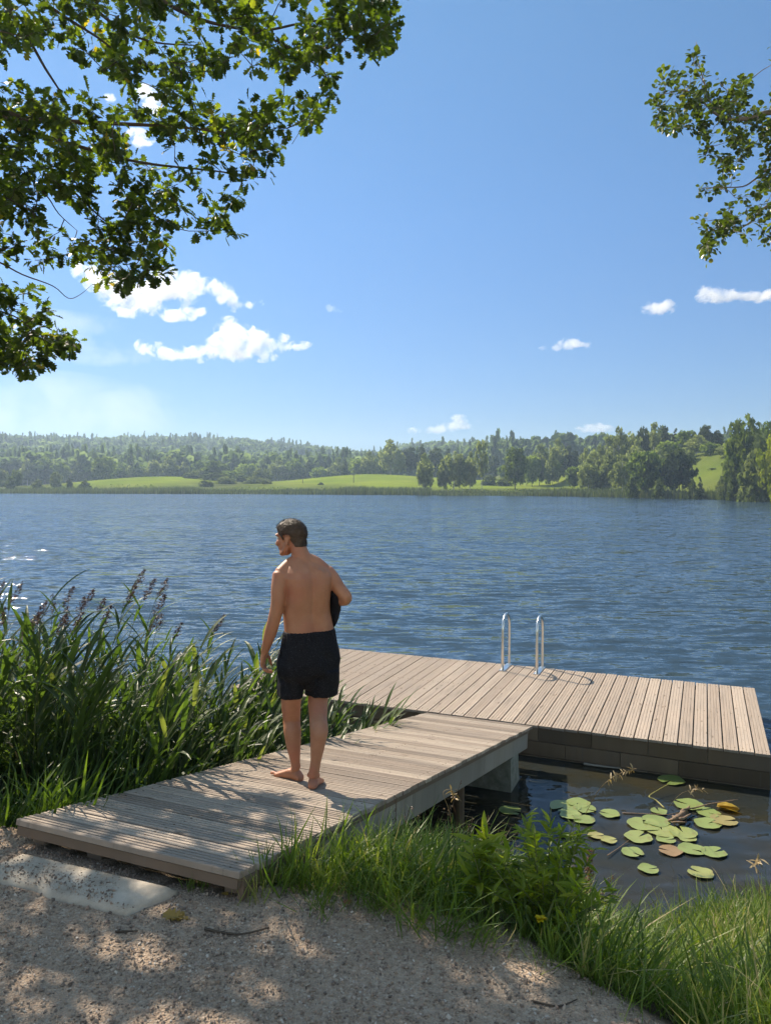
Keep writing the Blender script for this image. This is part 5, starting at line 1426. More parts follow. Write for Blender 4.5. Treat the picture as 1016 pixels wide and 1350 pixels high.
def loft(mb, st, n=28, prof=None):
    """st: list of (centre, half-axis vector 1, half-axis vector 2); closed at both ends"""
    ang = np.linspace(0, 2 * math.pi, n, endpoint=False); V = []
    for i, (c, a, b) in enumerate(st):
        rr = np.ones(n) if prof is None else prof(ang, i / (len(st) - 1))
        V.append(np.asarray(c) + (np.cos(ang) * rr)[:, None] * np.asarray(a) + (np.sin(ang) * rr)[:, None] * np.asarray(b))
    F = []
    for i in range(len(st) - 1):
        for k in range(n):
            k2 = (k + 1) % n; F.append((i * n + k, i * n + k2, (i + 1) * n + k2, (i + 1) * n + k))
    F.append(tuple(range(n))[::-1]); F.append(tuple((len(st) - 1) * n + k for k in range(n)))
    mb.add(np.concatenate(V), F)
def limb(mb, pts, ra, rb=None, side=None, n=20, sub=5):
    """tapered limb through joints; ra/rb radii across and along `side`"""
    P = smooth_path(pts, sub); m = len(P)
    t0 = np.linspace(0, 1, len(pts)); t1 = np.linspace(0, 1, m)
    A = np.interp(t1, t0, ra); B = A if rb is None else np.interp(t1, t0, rb)
    # ease the radii a little
    k = np.array([.25, .5, .25]); A[1:-1] = np.convolve(A, k, 'valid'); 
    T = np.gradient(P, axis=0); T /= np.linalg.norm(T, axis=1)[:, None]
    side = np.array([1.0, 0, 0]) if side is None else np.asarray(side, float)
    st = []
    for i in range(m):
        a = side - T[i] * np.dot(side, T[i]); a = nrm(a); b = np.cross(T[i], a)
        st.append((P[i], a * A[i], b * B[i]))
    # round ends
    e0 = (P[0] - T[0] * A[0] * 0.5, st[0][1] * 0.6, st[0][2] * 0.6); e1 = (P[-1] + T[-1] * A[-1] * 0.5, st[-1][1] * 0.6, st[-1][2] * 0.6)
    loft(mb, [e0] + st + [e1], n)
def ell(mb, c, ax, rad):
    """ellipsoid: ax rows are its axes"""
    bm = bmesh.new(); bmesh.ops.create_uvsphere(bm, u_segments=24, v_segments=16, radius=1); bm.verts.index_update()
    P = np.array([v.co[:] for v in bm.verts]); F = [tuple(v.index for v in f.verts) for f in bm.faces]; bm.free()
    mb.add((P * np.asarray(rad)) @ np.asarray(ax, float) + np.asarray(c), F)

def remeshed(mb, name, voxel, smooth_it, mat, displace=None):
    me = mb.mesh(name + '_raw', mat)
    o = bpy.data.objects.new(name + '_raw', me); COL.objects.link(o)
    r = o.modifiers.new('r', 'REMESH'); r.mode = 'VOXEL'; r.voxel_size = voxel; r.use_smooth_shade = True
    s = o.modifiers.new('s', 'SMOOTH'); s.factor = 0.5; s.iterations = smooth_it
    dg = bpy.context.evaluated_depsgraph_get(); dg.update()
    out = bpy.data.meshes.new_from_object(o.evaluated_get(dg)); out.name = name
    bpy.data.objects.remove(o); bpy.data.meshes.remove(me)
    out.materials.clear(); out.materials.append(mat)
    out.polygons.foreach_set('use_smooth', np.ones(len(out.polygons), bool))
    if displace is not None:
        n = len(out.vertices); co_ = np.empty(n * 3, np.float32); out.vertices.foreach_get('co', co_); co_ = co_.reshape(-1, 3).astype(float)
        no = np.empty(n * 3, np.float32); out.vertices.foreach_get('normal', no); no = no.reshape(-1, 3).astype(float)
        co_ = co_ + no * displace(co_)[:, None]
        out.vertices.foreach_set('co', co_.astype(np.float32).ravel()); out.update()
    return out

# ---------------------------------------------------------------- materials
t = NT('skin')
o_ = t.obj()
c = t.ramp(t.noise(o_, 9, 4, 0.6), [(0.3, (0.34, 0.145, 0.078)), (0.6, (0.41, 0.19, 0.108)), (0.8, (0.46, 0.225, 0.135))])
c = t.mix(t.ramp(t.noise(o_, 5.0, 4), [(0.45, 0.0), (0.7, 0.75)]), c, (0.38, 0.135, 0.085))
c = t.mix(t.ramp(t.noise(o_, 130, 2), [(0.70, 0.0), (0.78, 0.35)]), c, (0.25, 0.12, 0.08))
M_SKIN = t.done(t.principled(c, 0.52, t.bump(t.noise(o_, 220, 3), 0.12, 0.002), 0.4, Subsurface_Weight=0.12, Subsurface_Scale=0.01))
t = NT('dark_swim_fabric')
o_ = t.obj()
c = t.ramp(t.noise(o_, 170, 3), [(0.40, (0.005, 0.005, 0.007)), (0.58, (0.012, 0.012, 0.016)), (0.70, (0.05, 0.05, 0.06))])
M_SHORTS = t.done(t.principled(c, 0.75, t.bump(t.noise(o_, 420, 2), 0.25, 0.002), 0.15))
M_TOWEL = plain('black_cotton', (0.010, 0.010, 0.013), 0.9, 0.2, var=0.4, scale=40, bump=0.4, bscale=150)
t = NT('brown_hair')
o_ = t.obj()
c = t.ramp(t.noise(t.mapping(o_, (60, 60, 160)), 1.5, 4, 0.7), [(0.3, (0.026, 0.016, 0.010)), (0.6, (0.085, 0.052, 0.031)), (0.8, (0.16, 0.105, 0.062))])
M_HAIR = t.done(t.principled(c, 0.5, t.bump(t.noise(t.mapping(o_, (90, 90, 220)), 1.5, 3), 0.6, 0.004), 0.4))
M_EYE = plain('eye', (0.5, 0.5, 0.48), 0.15, 0.5, var=0.05)

# ---------------------------------------------------------------- body
body = MB()
def tor(py, l, r_, dep, dy=0.0, wadd=0.0):
    c = mp((l + r_) / 2, py, dy); w = (r_ - l) / 2 * MPX + wadd
    a = math.sqrt(max(1e-4, w * w - (dep * math.sin(TH)) ** 2)) / math.cos(TH)
    return (c, BR * a, BF * dep)
def torso_prof(ang, f):
    back = np.exp(-((np.angle(np.exp(1j * (ang + math.pi / 2)))) / 0.16) ** 2)          # spine groove at the back (-BF)
    sideb = np.exp(-((np.abs(np.angle(np.exp(1j * (ang + math.pi / 2)))) - 0.50) / 0.28) ** 2)
    sq = 1 / (np.abs(np.cos(ang)) ** 2.5 + np.abs(np.sin(ang)) ** 2.5) ** (1 / 2.5)
    g = min(1, max(0, (0.97 - f) * 5)) * min(1, f * 4 + 0.5)
    return sq * (1 - 0.13 * back * g + 0.05 * sideb * g)
loft(body, [tor(896, 384, 428, 0.070), tor(886, 376, 437, 0.105), tor(868, 371, 441.5, 0.122, -0.005), tor(850, 373.5, 440.5, 0.114), tor(835, 377, 439, 0.103), tor(822, 376, 437, 0.102), tor(808, 374.8, 434, 0.104),
            tor(795, 375, 433.5, 0.110), tor(782, 375, 434.5, 0.116), tor(770, 372, 436, 0.120), tor(760, 370, 437, 0.115), tor(753, 371.5, 435, 0.104, 0.005), tor(747, 374.5, 429, 0.090, 0.01), tor(741, 378, 420, 0.074, 0.015), tor(735, 381.5, 411, 0.062, 0.02)], 40, torso_prof)
# trapezius, shoulder blades, seat
neck0 = mp(398, 737, 0.015); neck1 = mp(389.5, 714, 0.035)
limb(body, [mp(402, 748, 0.01), neck0, mp(394, 725, 0.022), neck1], [0.075, 0.062, 0.056, 0.055], [0.070, 0.062, 0.060, 0.060], n=24)
sR = mp(430, 755, 0.06); sL = mp(370.5, 757, -0.065)
limb(body, [mp(399, 736, 0.015), mp(415, 742, 0.03), sR], [0.045, 0.046, 0.05], side=BF)
limb(body, [mp(395, 738, 0.01), mp(383, 744, -0.02), sL], [0.044, 0.045, 0.05], side=BF)
for px, py, dy, rx, rz in ((392, 766, -0.105, 0.052, 0.075), (421, 765, -0.05, 0.050, 0.075)):
    ell(body, mp(px, py, dy), [BR, BF, [0, 0, 1]], (rx, 0.027, rz))
# legs
rh = deck_hit(410.5, 1041.5); lh = deck_hit(393, 1030.5)
rA = np.array([rh[0] + 0.008, rh[1] + 0.060, 0]); rA[2] = deck_z(rA[0], rA[1]) + 0.085
lA = np.array([lh[0] - 0.020, lh[1] + 0.045, 0]); lA[2] = deck_z(lA[0], lA[1]) + 0.085
dR = rA[1] - YM; dL = lA[1] - YM
hipR = mp(423, 880, 0.035); hipL = mp(389, 882, -0.02)
kR = mp(419.5, 950, dR * 0.75 + 0.05); kL = mp(384.5, 950, dL * 0.6 + 0.04)
limb(body, [hipR, mp(419.5, 917, 0.03), kR + [0, -0.005, 0.02], mp(420.5, 963, dR + 0.005), mp(419, 980, dR - 0.005), mp(416.3, 1003, dR), rA], [0.092, 0.069, 0.058, 0.0605, 0.050, 0.034, 0.034], [0.095, 0.078, 0.060, 0.062, 0.056, 0.038, 0.040])
limb(body, [hipL, mp(384, 917, 0.0), kL + [0, -0.005, 0.02], mp(385.5, 964, dL - 0.005), mp(387, 982, dL - 0.01), mp(389.2, 1003, dL), lA], [0.092, 0.070, 0.058, 0.0595, 0.049, 0.032, 0.033], [0.095, 0.078, 0.060, 0.062, 0.056, 0.038, 0.040])
def foot(A, d, sgn, L=0.255, roll=0.0):
    """A ankle centre, d horizontal toe direction"""
    d = nrm([d[0], d[1], 0]); s = np.array([d[1], -d[0], 0])
    def gz(p): return deck_z(p[0], p[1])
    st = []
    for f, w, h, off in ((-0.058, 0.016, 0.022, 0), (-0.050, 0.028, 0.040, 0), (-0.025, 0.033, 0.062, 0), (0.01, 0.033, 0.080, 0), (0.05, 0.034, 0.072, 0.002), (0.09, 0.039, 0.056, 0.004), (0.125, 0.045, 0.042, 0.006), (0.152, 0.047, 0.032, 0.004), (0.17, 0.043, 0.025, 0)):
        p = A + d * f * L / 0.255 + s * off * sgn; z0 = gz(p)
        c = np.array([p[0], p[1], z0 + h / 2 + 0.001]); st.append((c, s * w, np.array([0, 0, h / 2])))
    loft(body, st, 20, lambda a, f: 1 / (np.abs(np.cos(a)) ** 3 + np.abs(np.sin(a)) ** 3) ** (1 / 3))
    for k, (o_, l_, r_) in enumerate(((-0.030, 0.048, 0.0125), (-0.010, 0.046, 0.0095), (0.006, 0.042, 0.009), (0.021, 0.036, 0.0085), (0.034, 0.029, 0.008))):
        b = A + d * (0.158 - 0.006 * k) + s * o_ * -sgn; e = b + d * l_
        limb(body, [[b[0], b[1], gz(b) + r_ + 0.006], [(b[0] + e[0]) / 2, (b[1] + e[1]) / 2, gz(e) + r_ + 0.008], [e[0], e[1], gz(e) + r_ + 0.001]], [r_, r_, r_ * 0.9], n=10)
    for q in (-1, 1): ell(body, A + s * q * 0.030 + np.array([0, 0, 0.0]), np.eye(3), (0.014, 0.014, 0.016))
foot(rA, (0.05, 1.0), 1)
foot(lA, (-0.80, 0.60), -1)
# left arm hanging, hand loosely curled
eL = mp(362, 815, -0.085); wL = mp(348.8, 860, -0.005)
limb(body, [sL, mp(368, 775, -0.085), mp(366.5, 795, -0.092), eL, mp(357, 833, -0.06), mp(352.5, 848, -0.03), wL], [0.056, 0.053, 0.047, 0.042, 0.042, 0.033, 0.0255], [0.058, 0.056, 0.050, 0.044, 0.044, 0.034, 0.029], n=22)
def hand(wr, hd, pn, thumb_sgn, curl, sc=1.0):
    """wr wrist, hd direction of the palm, pn direction the palm faces; fingers spread along fs"""
    hd = nrm(hd); pn = nrm(pn - hd * np.dot(pn, hd)); fs = np.cross(hd, pn) * thumb_sgn     # towards the thumb
    L = 0.088 * sc
    st = []
    for f, w, th in ((-0.15, 0.026, 0.020), (0.1, 0.031, 0.020), (0.45, 0.038, 0.018), (0.8, 0.041, 0.016), (1.0, 0.039, 0.013)):
        st.append((wr + hd * f * L, fs * w * sc, pn * th * sc))
    loft(body, st, 20)
    for k, (o_, seg, r_) in enumerate(((0.030, (0.042, 0.027, 0.022), 0.0092), (0.010, (0.046, 0.030, 0.023), 0.0094), (-0.010, (0.043, 0.028, 0.022), 0.009), (-0.029, (0.034, 0.021, 0.019), 0.008))):
        p = wr + hd * L * (0.97 - 0.05 * abs(k - 1)) + fs * o_ * sc; pts = [p - hd * 0.012, p]; d = hd; a = 0
        for j, s_ in enumerate(seg):
            a += curl[j] * (1 + 0.10 * k)
            d = hd * math.cos(a) + pn * math.sin(a); p = p + d * s_ * sc; pts.append(p)
        limb(body, pts, [r_ * sc * q for q in (1.05, 1.1, 1.05, 0.95, 0.8)], n=10, sub=3)
    p = wr + hd * L * 0.22 + fs * 0.026 * sc + pn * 0.008
    d1 = nrm(hd * 0.75 + fs * 0.55 + pn * 0.45); d2 = nrm(hd * 0.95 + fs * 0.05 + pn * 0.5)
    limb(body, [p, p + d1 * 0.040 * sc, p + d1 * 0.040 * sc + d2 * 0.030 * sc, p + d1 * 0.04 * sc + d2 * 0.055 * sc], [0.015, 0.0115, 0.0105, 0.008], n=10, sub=3)
hand(wL, [-0.18, 0.10, -1], [0.75, -0.10, -0.1], 1 if np.dot(np.cross([-0.18, 0.10, -1], [0.75, -0.1, -0.1]), BF) > 0 else -1, (0.45, 0.75, 0.5))
# right arm folded, forearm across the front holding the cloth
eR = mp(456.5, 789, 0.02)
wR = mp(428, 803, 0.0) + BF * 0.20 + BR * 0.02
limb(body, [sR, mp(437.5, 762, 0.055), mp(447, 776, 0.035), eR, eR * 0.62 + wR * 0.38 + [0.008, 0, 0.0], wR], [0.056, 0.050, 0.045, 0.040, 0.038, 0.026], [0.058, 0.052, 0.046, 0.041, 0.040, 0.029], n=22)
hand(wR, nrm(wR - eR) * 0.6 - BR * 0.5 + np.array([0, 0, -0.15]), -BF - [0, 0, 0.3], 1 if np.dot(np.cross(-BR, -BF), [0, 0, 1]) > 0 else -1, (0.5, 0.7, 0.5))
# head, turned to his left and slightly down
hf = nrm([-0.90, 0.40, -0.12]); hs = nrm(np.cross(hf, [0, 0, 1])); hu = np.cross(hs, hf)      # face, his right, up
HC = mp(383.5, 709, 0.045)
AX = np.array([hf, hs, hu])
def hp(f, s_, u): return HC + hf * f + hs * s_ + hu * u
ell(body, hp(-0.008, 0, 0.030), AX, (0.098, 0.074, 0.088))
ell(body, hp(-0.034, 0, 0.000), AX, (0.062, 0.062, 0.070))
ell(body, hp(0.035, 0, -0.035), AX, (0.058, 0.060, 0.070))
ell(body, hp(0.050, 0, -0.082), AX, (0.042, 0.046, 0.034))
ell(body, hp(0.076, 0, -0.098), AX, (0.020, 0.022, 0.018))
limb(body, [hp(0.0, 0.056, -0.045), hp(0.03, 0.050, -0.082), hp(0.075, 0.018, -0.100)], [0.022, 0.018, 0.016], n=12)
limb(body, [hp(0.0, -0.056, -0.045), hp(0.03, -0.050, -0.082), hp(0.075, -0.018, -0.100)], [0.022, 0.018, 0.016], n=12)
limb(body, [hp(0.086, 0, 0.018), hp(0.098, 0, -0.006), hp(0.111, 0, -0.030), hp(0.102, 0, -0.040)], [0.010, 0.011, 0.014, 0.012], n=12)
for q in (-1, 1):
    ell(body, hp(0.098, q * 0.013, -0.036), AX, (0.010, 0.009, 0.008))
    ell(body, hp(0.078, q * 0.033, 0.030), AX, (0.018, 0.026, 0.010))
    ell(body, hp(0.062, q * 0.045, -0.020), AX, (0.026, 0.020, 0.020))
ell(body, hp(0.088, 0, -0.058), AX, (0.016, 0.022, 0.007)); ell(body, hp(0.086, 0, -0.071), AX, (0.016, 0.019, 0.007))
for q in (-1, 1):          # ears: rim, bowl and lobe
    e = hp(-0.008, q * 0.074, -0.012)
    of = -hf * 0.9 + hs * q * 0.55
    rim = [e + hu * (0.031 * math.cos(a)) + of * (0.010 - 0.018 * math.sin(a)) * 1.0 + hs * q * 0.004 for a in np.linspace(-0.6, 3.3, 9)]
    limb(body, rim, [0.0055] * 9, n=8, sub=2)
    ell(body, e + hs * q * -0.002, AX, (0.017, 0.008, 0.027)); ell(body, e - hu * 0.028 + hf * 0.004, AX, (0.008, 0.006, 0.009))
me = remeshed(body, 'person', 0.0055, 4, M_SKIN)
person = link('person', me)
tag(person, 'barefoot man seen from behind in dark swim shorts standing on the walkway, head turned left', 'person')
for q in (-1, 1):
    mb = MB(); ell(mb, hp(0.079, q * 0.031, 0.008), AX, (0.0115, 0.0115, 0.0115)); mb.build('eye', M_EYE, person, smooth=True)
# hair: grown off the scalp of the finished body
n_ = len(me.vertices); co_ = np.empty(n_ * 3, np.float32); me.vertices.foreach_get('co', co_); co_ = co_.reshape(-1, 3).astype(float)
no_ = np.empty(n_ * 3, np.float32); me.vertices.foreach_get('normal', no_); no_ = no_.reshape(-1, 3).astype(float)
lf = (co_ - HC) @ hf; ls_ = (co_ - HC) @ hs; lu = (co_ - HC) @ hu
lim = np.interp(lf, [-0.12, -0.085, -0.060, -0.040, -0.020, 0.010, 0.022, 0.034, 0.060, 0.075, 0.11], [-0.066, -0.070, -0.066, -0.040, 0.012, 0.006, -0.016, 0.010, 0.040, 0.058, 0.066])
lim = lim + 0.006 * (vnoise(lf, ls_ + lu, 90, 91) - 0.5)
above = lu - lim
sel = (above > 0) & (np.abs(lf) < 0.13) & (np.abs(ls_) < 0.085 + 0.02 * (lu < -.2)) & (lu > -0.075)
ear = (np.abs(ls_) > 0.066) & (lf > -0.036) & (lf < 0.014) & (lu < 0.022)
sel &= ~ear
hv = np.where(sel)[0]; remap = -np.ones(n_, int); remap[hv] = np.arange(len(hv))
thick = np.clip(above[hv] / 0.030, 0, 1) ** 0.6 * 0.009 + 0.0012
thick += 0.006 * np.clip((lf[hv] - 0.03) / 0.05, 0, 1) * np.clip(above[hv] / 0.02, 0, 1)
strand = vnoise(lf[hv] * 1.0, ls_[hv] * 1.6 + lu[hv] * .3, 120, 92) - .5
strand2 = vnoise(lf[hv] * .7 + lu[hv], ls_[hv] * 1.6, 60, 93) - .5
thick = thick * (1 + 0.5 * strand + 0.45 * strand2)
outer = co_[hv] + no_[hv] * np.maximum(thick, .0008)[:, None]; inner = co_[hv] - no_[hv] * 0.002
Fh = []
nb_ = {}
for p_ in me.polygons:
    q = [remap[i] for i in p_.vertices]
    if min(q) < 0: continue
    Fh.append(tuple(q)); Fh.append(tuple(i + len(hv) for i in q[::-1]))
    for i in range(len(q)):
        e = (q[i], q[(i + 1) % len(q)])
        if (e[1], e[0]) in nb_: del nb_[(e[1], e[0])]
        else: nb_[e] = 1
for (i, j) in nb_: Fh.append((j, i, i + len(hv), j + len(hv)))
mb = MB(); mb.add(np.concatenate([outer, inner]), Fh, .5)
# short locks lying back over the cap
kk = rng.choice(len(hv), 2600); d = -hf * 0.9 + 0.4 * unit_rand(2600) + no_[hv[kk]] * 0.35 - np.array([0, 0, 0.25])
d -= no_[hv[kk]] * (np.sum(d * no_[hv[kk]], 1) - 0.22)[:, None]
big = above[hv[kk]] > 0.012
LOCKV = np.array([[-.05, 0, 0], [.05, 0, 0], [.045, .55, .10], [-.045, .55, .10], [0, 1, .10]]); LOCKF = [(0, 1, 2, 3), (3, 2, 4)]
mb.instances(LOCKV, LOCKF, frame_dir(d[big], no_[hv[kk]][big]) * rng.uniform(.014, .026, big.sum())[:, None, None], outer[kk][big] - no_[hv[kk]][big] * .002, rng.uniform(0, 1, big.sum()))
mb.build('hair', M_HAIR, person, smooth=True)

# ---------------------------------------------------------------- swim shorts
sh = MB()
def sho(py, l, r_, dep, dy=0.0): return tor(py, l, r_, dep, dy)
loft(sh, [sho(830, 375.3, 440.6, 0.122), sho(834, 374.6, 441.0, 0.125), sho(842, 372.6, 442.0, 0.136), sho(856, 368.6, 445.2, 0.150), sho(872, 366.0, 446.5, 0.156, -0.004), sho(884, 367, 446.0, 0.146, -0.004), sho(896, 376, 436, 0.10)], 40,
     lambda a, f: 1 / (np.abs(np.cos(a)) ** 2.4 + np.abs(np.sin(a)) ** 2.4) ** (1 / 2.4))
def leg_cloth(top, bot, wt, wb, dt, db, tilt):
    st = []
    for f in np.linspace(0, 1, 7):
        c = top * (1 - f) + bot * f
        st.append((c, BR * (wt * (1 - f) + wb * f) + np.array([0, 0, tilt * f]), BF * (dt * (1 - f) + db * f)))
    loft(sh, st, 32)
leg_cloth(mp(385.5, 880, -0.015), mp(382.3, 917.5, 0.0), 0.088, 0.076, 0.142, 0.122, 0.004)
leg_cloth(mp(427.0, 880, 0.03), mp(424.0, 914.5, 0.04), 0.096, 0.108, 0.142, 0.124, 0.004)
ell(sh, mp(407, 892, -0.01), [BR, BF, [0, 0, 1]], (0.055, 0.115, 0.10))
zw = mp(408, 832)[2]
def cloth_disp(co_):
    x = (co_ - mp(407, 870)) @ BR; y = (co_ - mp(407, 870)) @ BF; z = co_[:, 2] - zw
    low = np.clip(-z / 0.10, 0, 1)
    a = np.arctan2(y, x)
    gath = 0.0028 * np.sin(a * 34 + 2 * np.sin(z * 40)) * np.exp(-((z + 0.03) / 0.045) ** 2)
    fold = 0.015 * (vnoise(x * 1.0 + y * 1.6, z * 0.35, 13, 70) - 0.5) * low + 0.012 * (vnoise(x * 0.9 - y, z * 0.8 + x * 0.5, 22, 71) - 0.5) * low
    band = -0.0022 * np.exp(-((z + 0.022) / 0.004) ** 2)
    seat = -0.006 * np.exp(-((x - 0.045 + (z + .2) * -0.25) / 0.014) ** 2) * (y < 0) * np.clip((-z - 0.10) / 0.1, 0, 1)
    return gath + fold + band + seat
sm = remeshed(sh, 'swim_shorts', 0.0055, 9, M_SHORTS, cloth_disp)
shorts = link('swim_shorts', sm, person)
# drawn-in pocket opening on his left side
mb = MB(); pk = smooth_path([mp(374, 841, -0.10), mp(370.5, 853, -0.115), mp(369.5, 866, -0.115)], 5)
mb.tube(pk, [0.004] * len(pk), 6); mb.build('pocket_edge', M_SHORTS, shorts, smooth=True)

# ---------------------------------------------------------------- black shirt carried under the right arm
tw = MB()
st = []
for py, px, wx, dep, off in ((771, 437.5, 0.020, 0.05, 0.02), (779, 439, 0.030, 0.075, 0.03), (790, 441, 0.040, 0.095, 0.04), (800, 441.5, 0.044, 0.105, 0.05), (810, 441, 0.043, 0.105, 0.06), (819, 441, 0.034, 0.095, 0.06), (826, 440.5, 0.022, 0.07, 0.06), (831, 440, 0.010, 0.035, 0.06)):
    st.append((mp(px, py, 0.06) + BF * off, BR * wx * 1.05 + np.array([0, 0, 0.004]), BF * dep))
loft(tw, st, 28)
def tdisp(co_):
    x = (co_ - mp(440, 800)) @ BR; y = (co_ - mp(440, 800)) @ BF; z = co_[:, 2]
    return 0.016 * (vnoise(y + x * 0.6, z * 0.5, 24, 80) - 0.5) + 0.010 * (vnoise(y * .8 + z, z - x, 34, 81) - 0.5)
tm_ = remeshed(tw, 'black_shirt', 0.005, 2, M_TOWEL, tdisp)
tag(link('black_shirt', tm_), 'bundled black shirt clamped under the right arm of the bather', 'shirt')
# ================================================================ lily pads and drift wood
t = NT('lily_pad')
uv = t.uv(); s = t.n('ShaderNodeSeparateXYZ'); t.l(uv, s.inputs[0])
r = t.n('ShaderNodeObjectInfo').outputs['Random']
base = t.ramp(t.attr('rnd'), [(0.0, (0.10, 0.145, 0.035)), (0.5, (0.20, 0.25, 0.07)), (0.8, (0.28, 0.28, 0.09)), (1.0, (0.25, 0.15, 0.07))])
vein = t.math('POWER', t.math('ABSOLUTE', t.math('SINE', t.math('MULTIPLY', s.outputs[0], 14.0))), 10.0)
base = t.mix(t.math('MULTIPLY', vein, 0.35), base, (0.22, 0.25, 0.11))
bl_ = t.ramp(t.noise(t.obj(), 16, 5, 0.65), [(0.55, 0.0), (0.72, 0.75)])
base = t.mix(bl_, base, (0.17, 0.115, 0.045))
M_PAD = t.done(t.principled(base, 0.38, t.bump(t.noise(t.obj(), 30, 4), 0.25, 0.004), 0.5))
def pad(px, py, rx, tone, lab, tilt=0.0, brown=0.0):
    C0 = at_z(px, py, 0.008); R_ = rx * C0[1] / FPX
    n, m = 30, 4; notch = rng.uniform(0, 6.28); V = [(0, 0, 0.004)]; uvs = [(0, 0)]
    for j in range(1, m + 1):
        for i in range(n):
            a = notch + 0.16 + (6.283 - 0.32) * i / (n - 1)
            rr = R_ * j / m * (1 + 0.035 * math.sin(5 * a + px) + 0.02 * math.sin(11 * a)) * (1.0 if 0 < i < n - 1 else 0.95)
            z = 0.004 + (0.006 * (j / m) ** 3) * (1 + math.sin(3 * a + py)) * 0.7 + tilt * rr * math.sin(a)
            V.append((rr * math.cos(a), rr * 0.97 * math.sin(a), z)); uvs.append((a, j / m))
    F = []
    for i in range(n - 1):
        F.append((0, 1 + i, 2 + i))
        for j in range(m - 1):
            q = 1 + j * n + i; F.append((q, q + n, q + n + 1, q + 1))
    mb = MB(); mb.add(V, F, tone, uvs)
    o = mb.build('lily_pad', M_PAD, smooth=True); o.location = (C0[0], C0[1], 0.008 + rng.uniform(0, .002))
    tag(o, lab, 'lily pad', 'lily pads in the sheltered corner')
PADS = [
 (744, 1064, 21, .35, 'backmost green lily pad of the left cluster by the bushy herb'), (762, 1059, 16, .45, 'oval light green pad at the top right of the left cluster'), (772, 1067, 14, .4, 'small pad tucked at the right side of the left cluster'), (769, 1081, 15, .4, 'lowest pad of the left cluster, half hidden by the herb'), (752, 1075, 15, .5, 'middle pad of the left cluster overlapped by its neighbours'),
 (803, 1073, 14, .5, 'notched lily pad floating alone right of the left cluster'), (848, 1087, 22, .55, 'upper left pad of the large central cluster'), (864, 1083, 19, .4, 'upper pad of the large central cluster'), (872, 1095, 22, .65, 'middle pad of the large central cluster'), (841, 1104, 19, .6, 'front left pad of the large central cluster'), (877, 1107, 13, .5, 'small front pad of the large central cluster'), (900, 1098, 19, .6, 'right pad of the large central cluster'), (905, 1105, 13, .6, 'outer right pad of the large central cluster'),
 (907, 1061, 20, .4, 'far green pad behind the brown stump'), (868, 1070, 11, .35, 'narrow dark green pad just behind the central cluster'), (933, 1072, 16, .45, 'upper pad of the right pair beside the yellow leaf'), (932, 1086, 18, .5, 'lower green pad of the right pair'), (953, 1082, 18, .9, 'pad with a brown browning half at the far right'),
 (833, 1124, 15, .5, 'single pale pad in front of the central cluster'), (883, 1122, 16, 1.0, 'brown withered lily pad in front of the central cluster'), (911, 1120, 18, .45, 'left pad of the bright front pair'), (940, 1124, 17, .45, 'right pad of the bright front pair'), (854, 1146, 14, .45, 'frontmost round pad close to the bank'), (923, 1151, 17, .7, 'yellowish pad close to the bank at the right'),
 (785, 1102, 11, .85, 'left half of the pale brownish pair in front of the bushy herb'), (802, 1108, 11, .8, 'right half of the pale brownish pair in front of the bushy herb'), (746, 1103, 7, .4, 'tiny green pad beside the bushy herb'), (672, 1069, 15, .1, 'dull submerged looking pad in the shade by the walkway'), (884, 1029, 18, .05, 'dark pad in the shadow of the platform'),
]
for (px, py, rx, tone, lab) in PADS: pad(px, py, rx * 0.97, tone, lab)
M_STUMP = plain('wet_root', (0.20, 0.13, 0.08), 0.7, 0.4, var=0.5, scale=25, bump=0.8, bscale=50)
M_YSTEM = plain('yellow_stem', (0.30, 0.26, 0.07), 0.5, 0.4, var=0.4, scale=15)
root = tag(empty('drift_root', tuple(at_z(896, 1076, 0.0))), 'brown tangled root drifting among the lily pads', 'root')
base = at_z(896, 1076, 0.0)
mb = MB()
for pts, rad in (([(880, 1082), (890, 1079), (902, 1070), (908, 1063)], .022), ([(886, 1076), (897, 1080), (910, 1073)], .016), ([(895, 1078), (900, 1068), (915, 1065)], .016), ([(884, 1084), (905, 1084)], .012)):
    P = [at_z(a, b, 0.03 + 0.03 * math.sin(i * 1.3)) - base for i, (a, b) in enumerate(pts)]
    P = smooth_path(P, 4); mb.tube(P, np.interp(np.linspace(0, 1, len(P)), [0, .4, 1], [rad * .6, rad, rad * .4]) * (1 + .25 * rng.uniform(-1, 1, len(P))), 8, .5)
mb.build('root_wood', M_STUMP, root, smooth=True)
def stems(nm, paths, rad, mat, lab, cat='stem'):
    b = at_z(*paths[0][0][:2], 0.0)
    mb = MB()
    for pth in paths:
        P = [at_z(q[0], q[1], q[2]) - b for q in pth]; P = smooth_path(P, 5)
        mb.tube(P, np.linspace(rad, rad * .5, len(P)), 6, .5)
    o = mb.build(nm, mat, smooth=True); o.location = b; tag(o, lab, cat)
stems('water_plant_stem', [[(876, 1066, 0.0), (864, 1055, .03), (855, 1050, .05), (866, 1042, .06), (880, 1034, .08)]], .008, M_YSTEM, 'bent yellow green stem sticking out of the water behind the central pads')
stems('drift_stick', [[(912, 1066, .03), (935, 1060, .05), (972, 1054, .07)]], .008, M_STUMP, 'long thin brown stick lying across the water to the right of the root', 'stick')
stems('drift_stick', [[(820, 1072, .005), (850, 1073, .012), (880, 1074, .012), (905, 1070, .012)]], .006, M_STUMP, 'straight brown stick afloat behind the central pads', 'stick')
stems('drift_stick', [[(800, 1128, .02), (815, 1118, .012), (828, 1108, .02)]], .005, M_STUMP, 'short thin stick slanting in the water left of the front pads', 'stick')
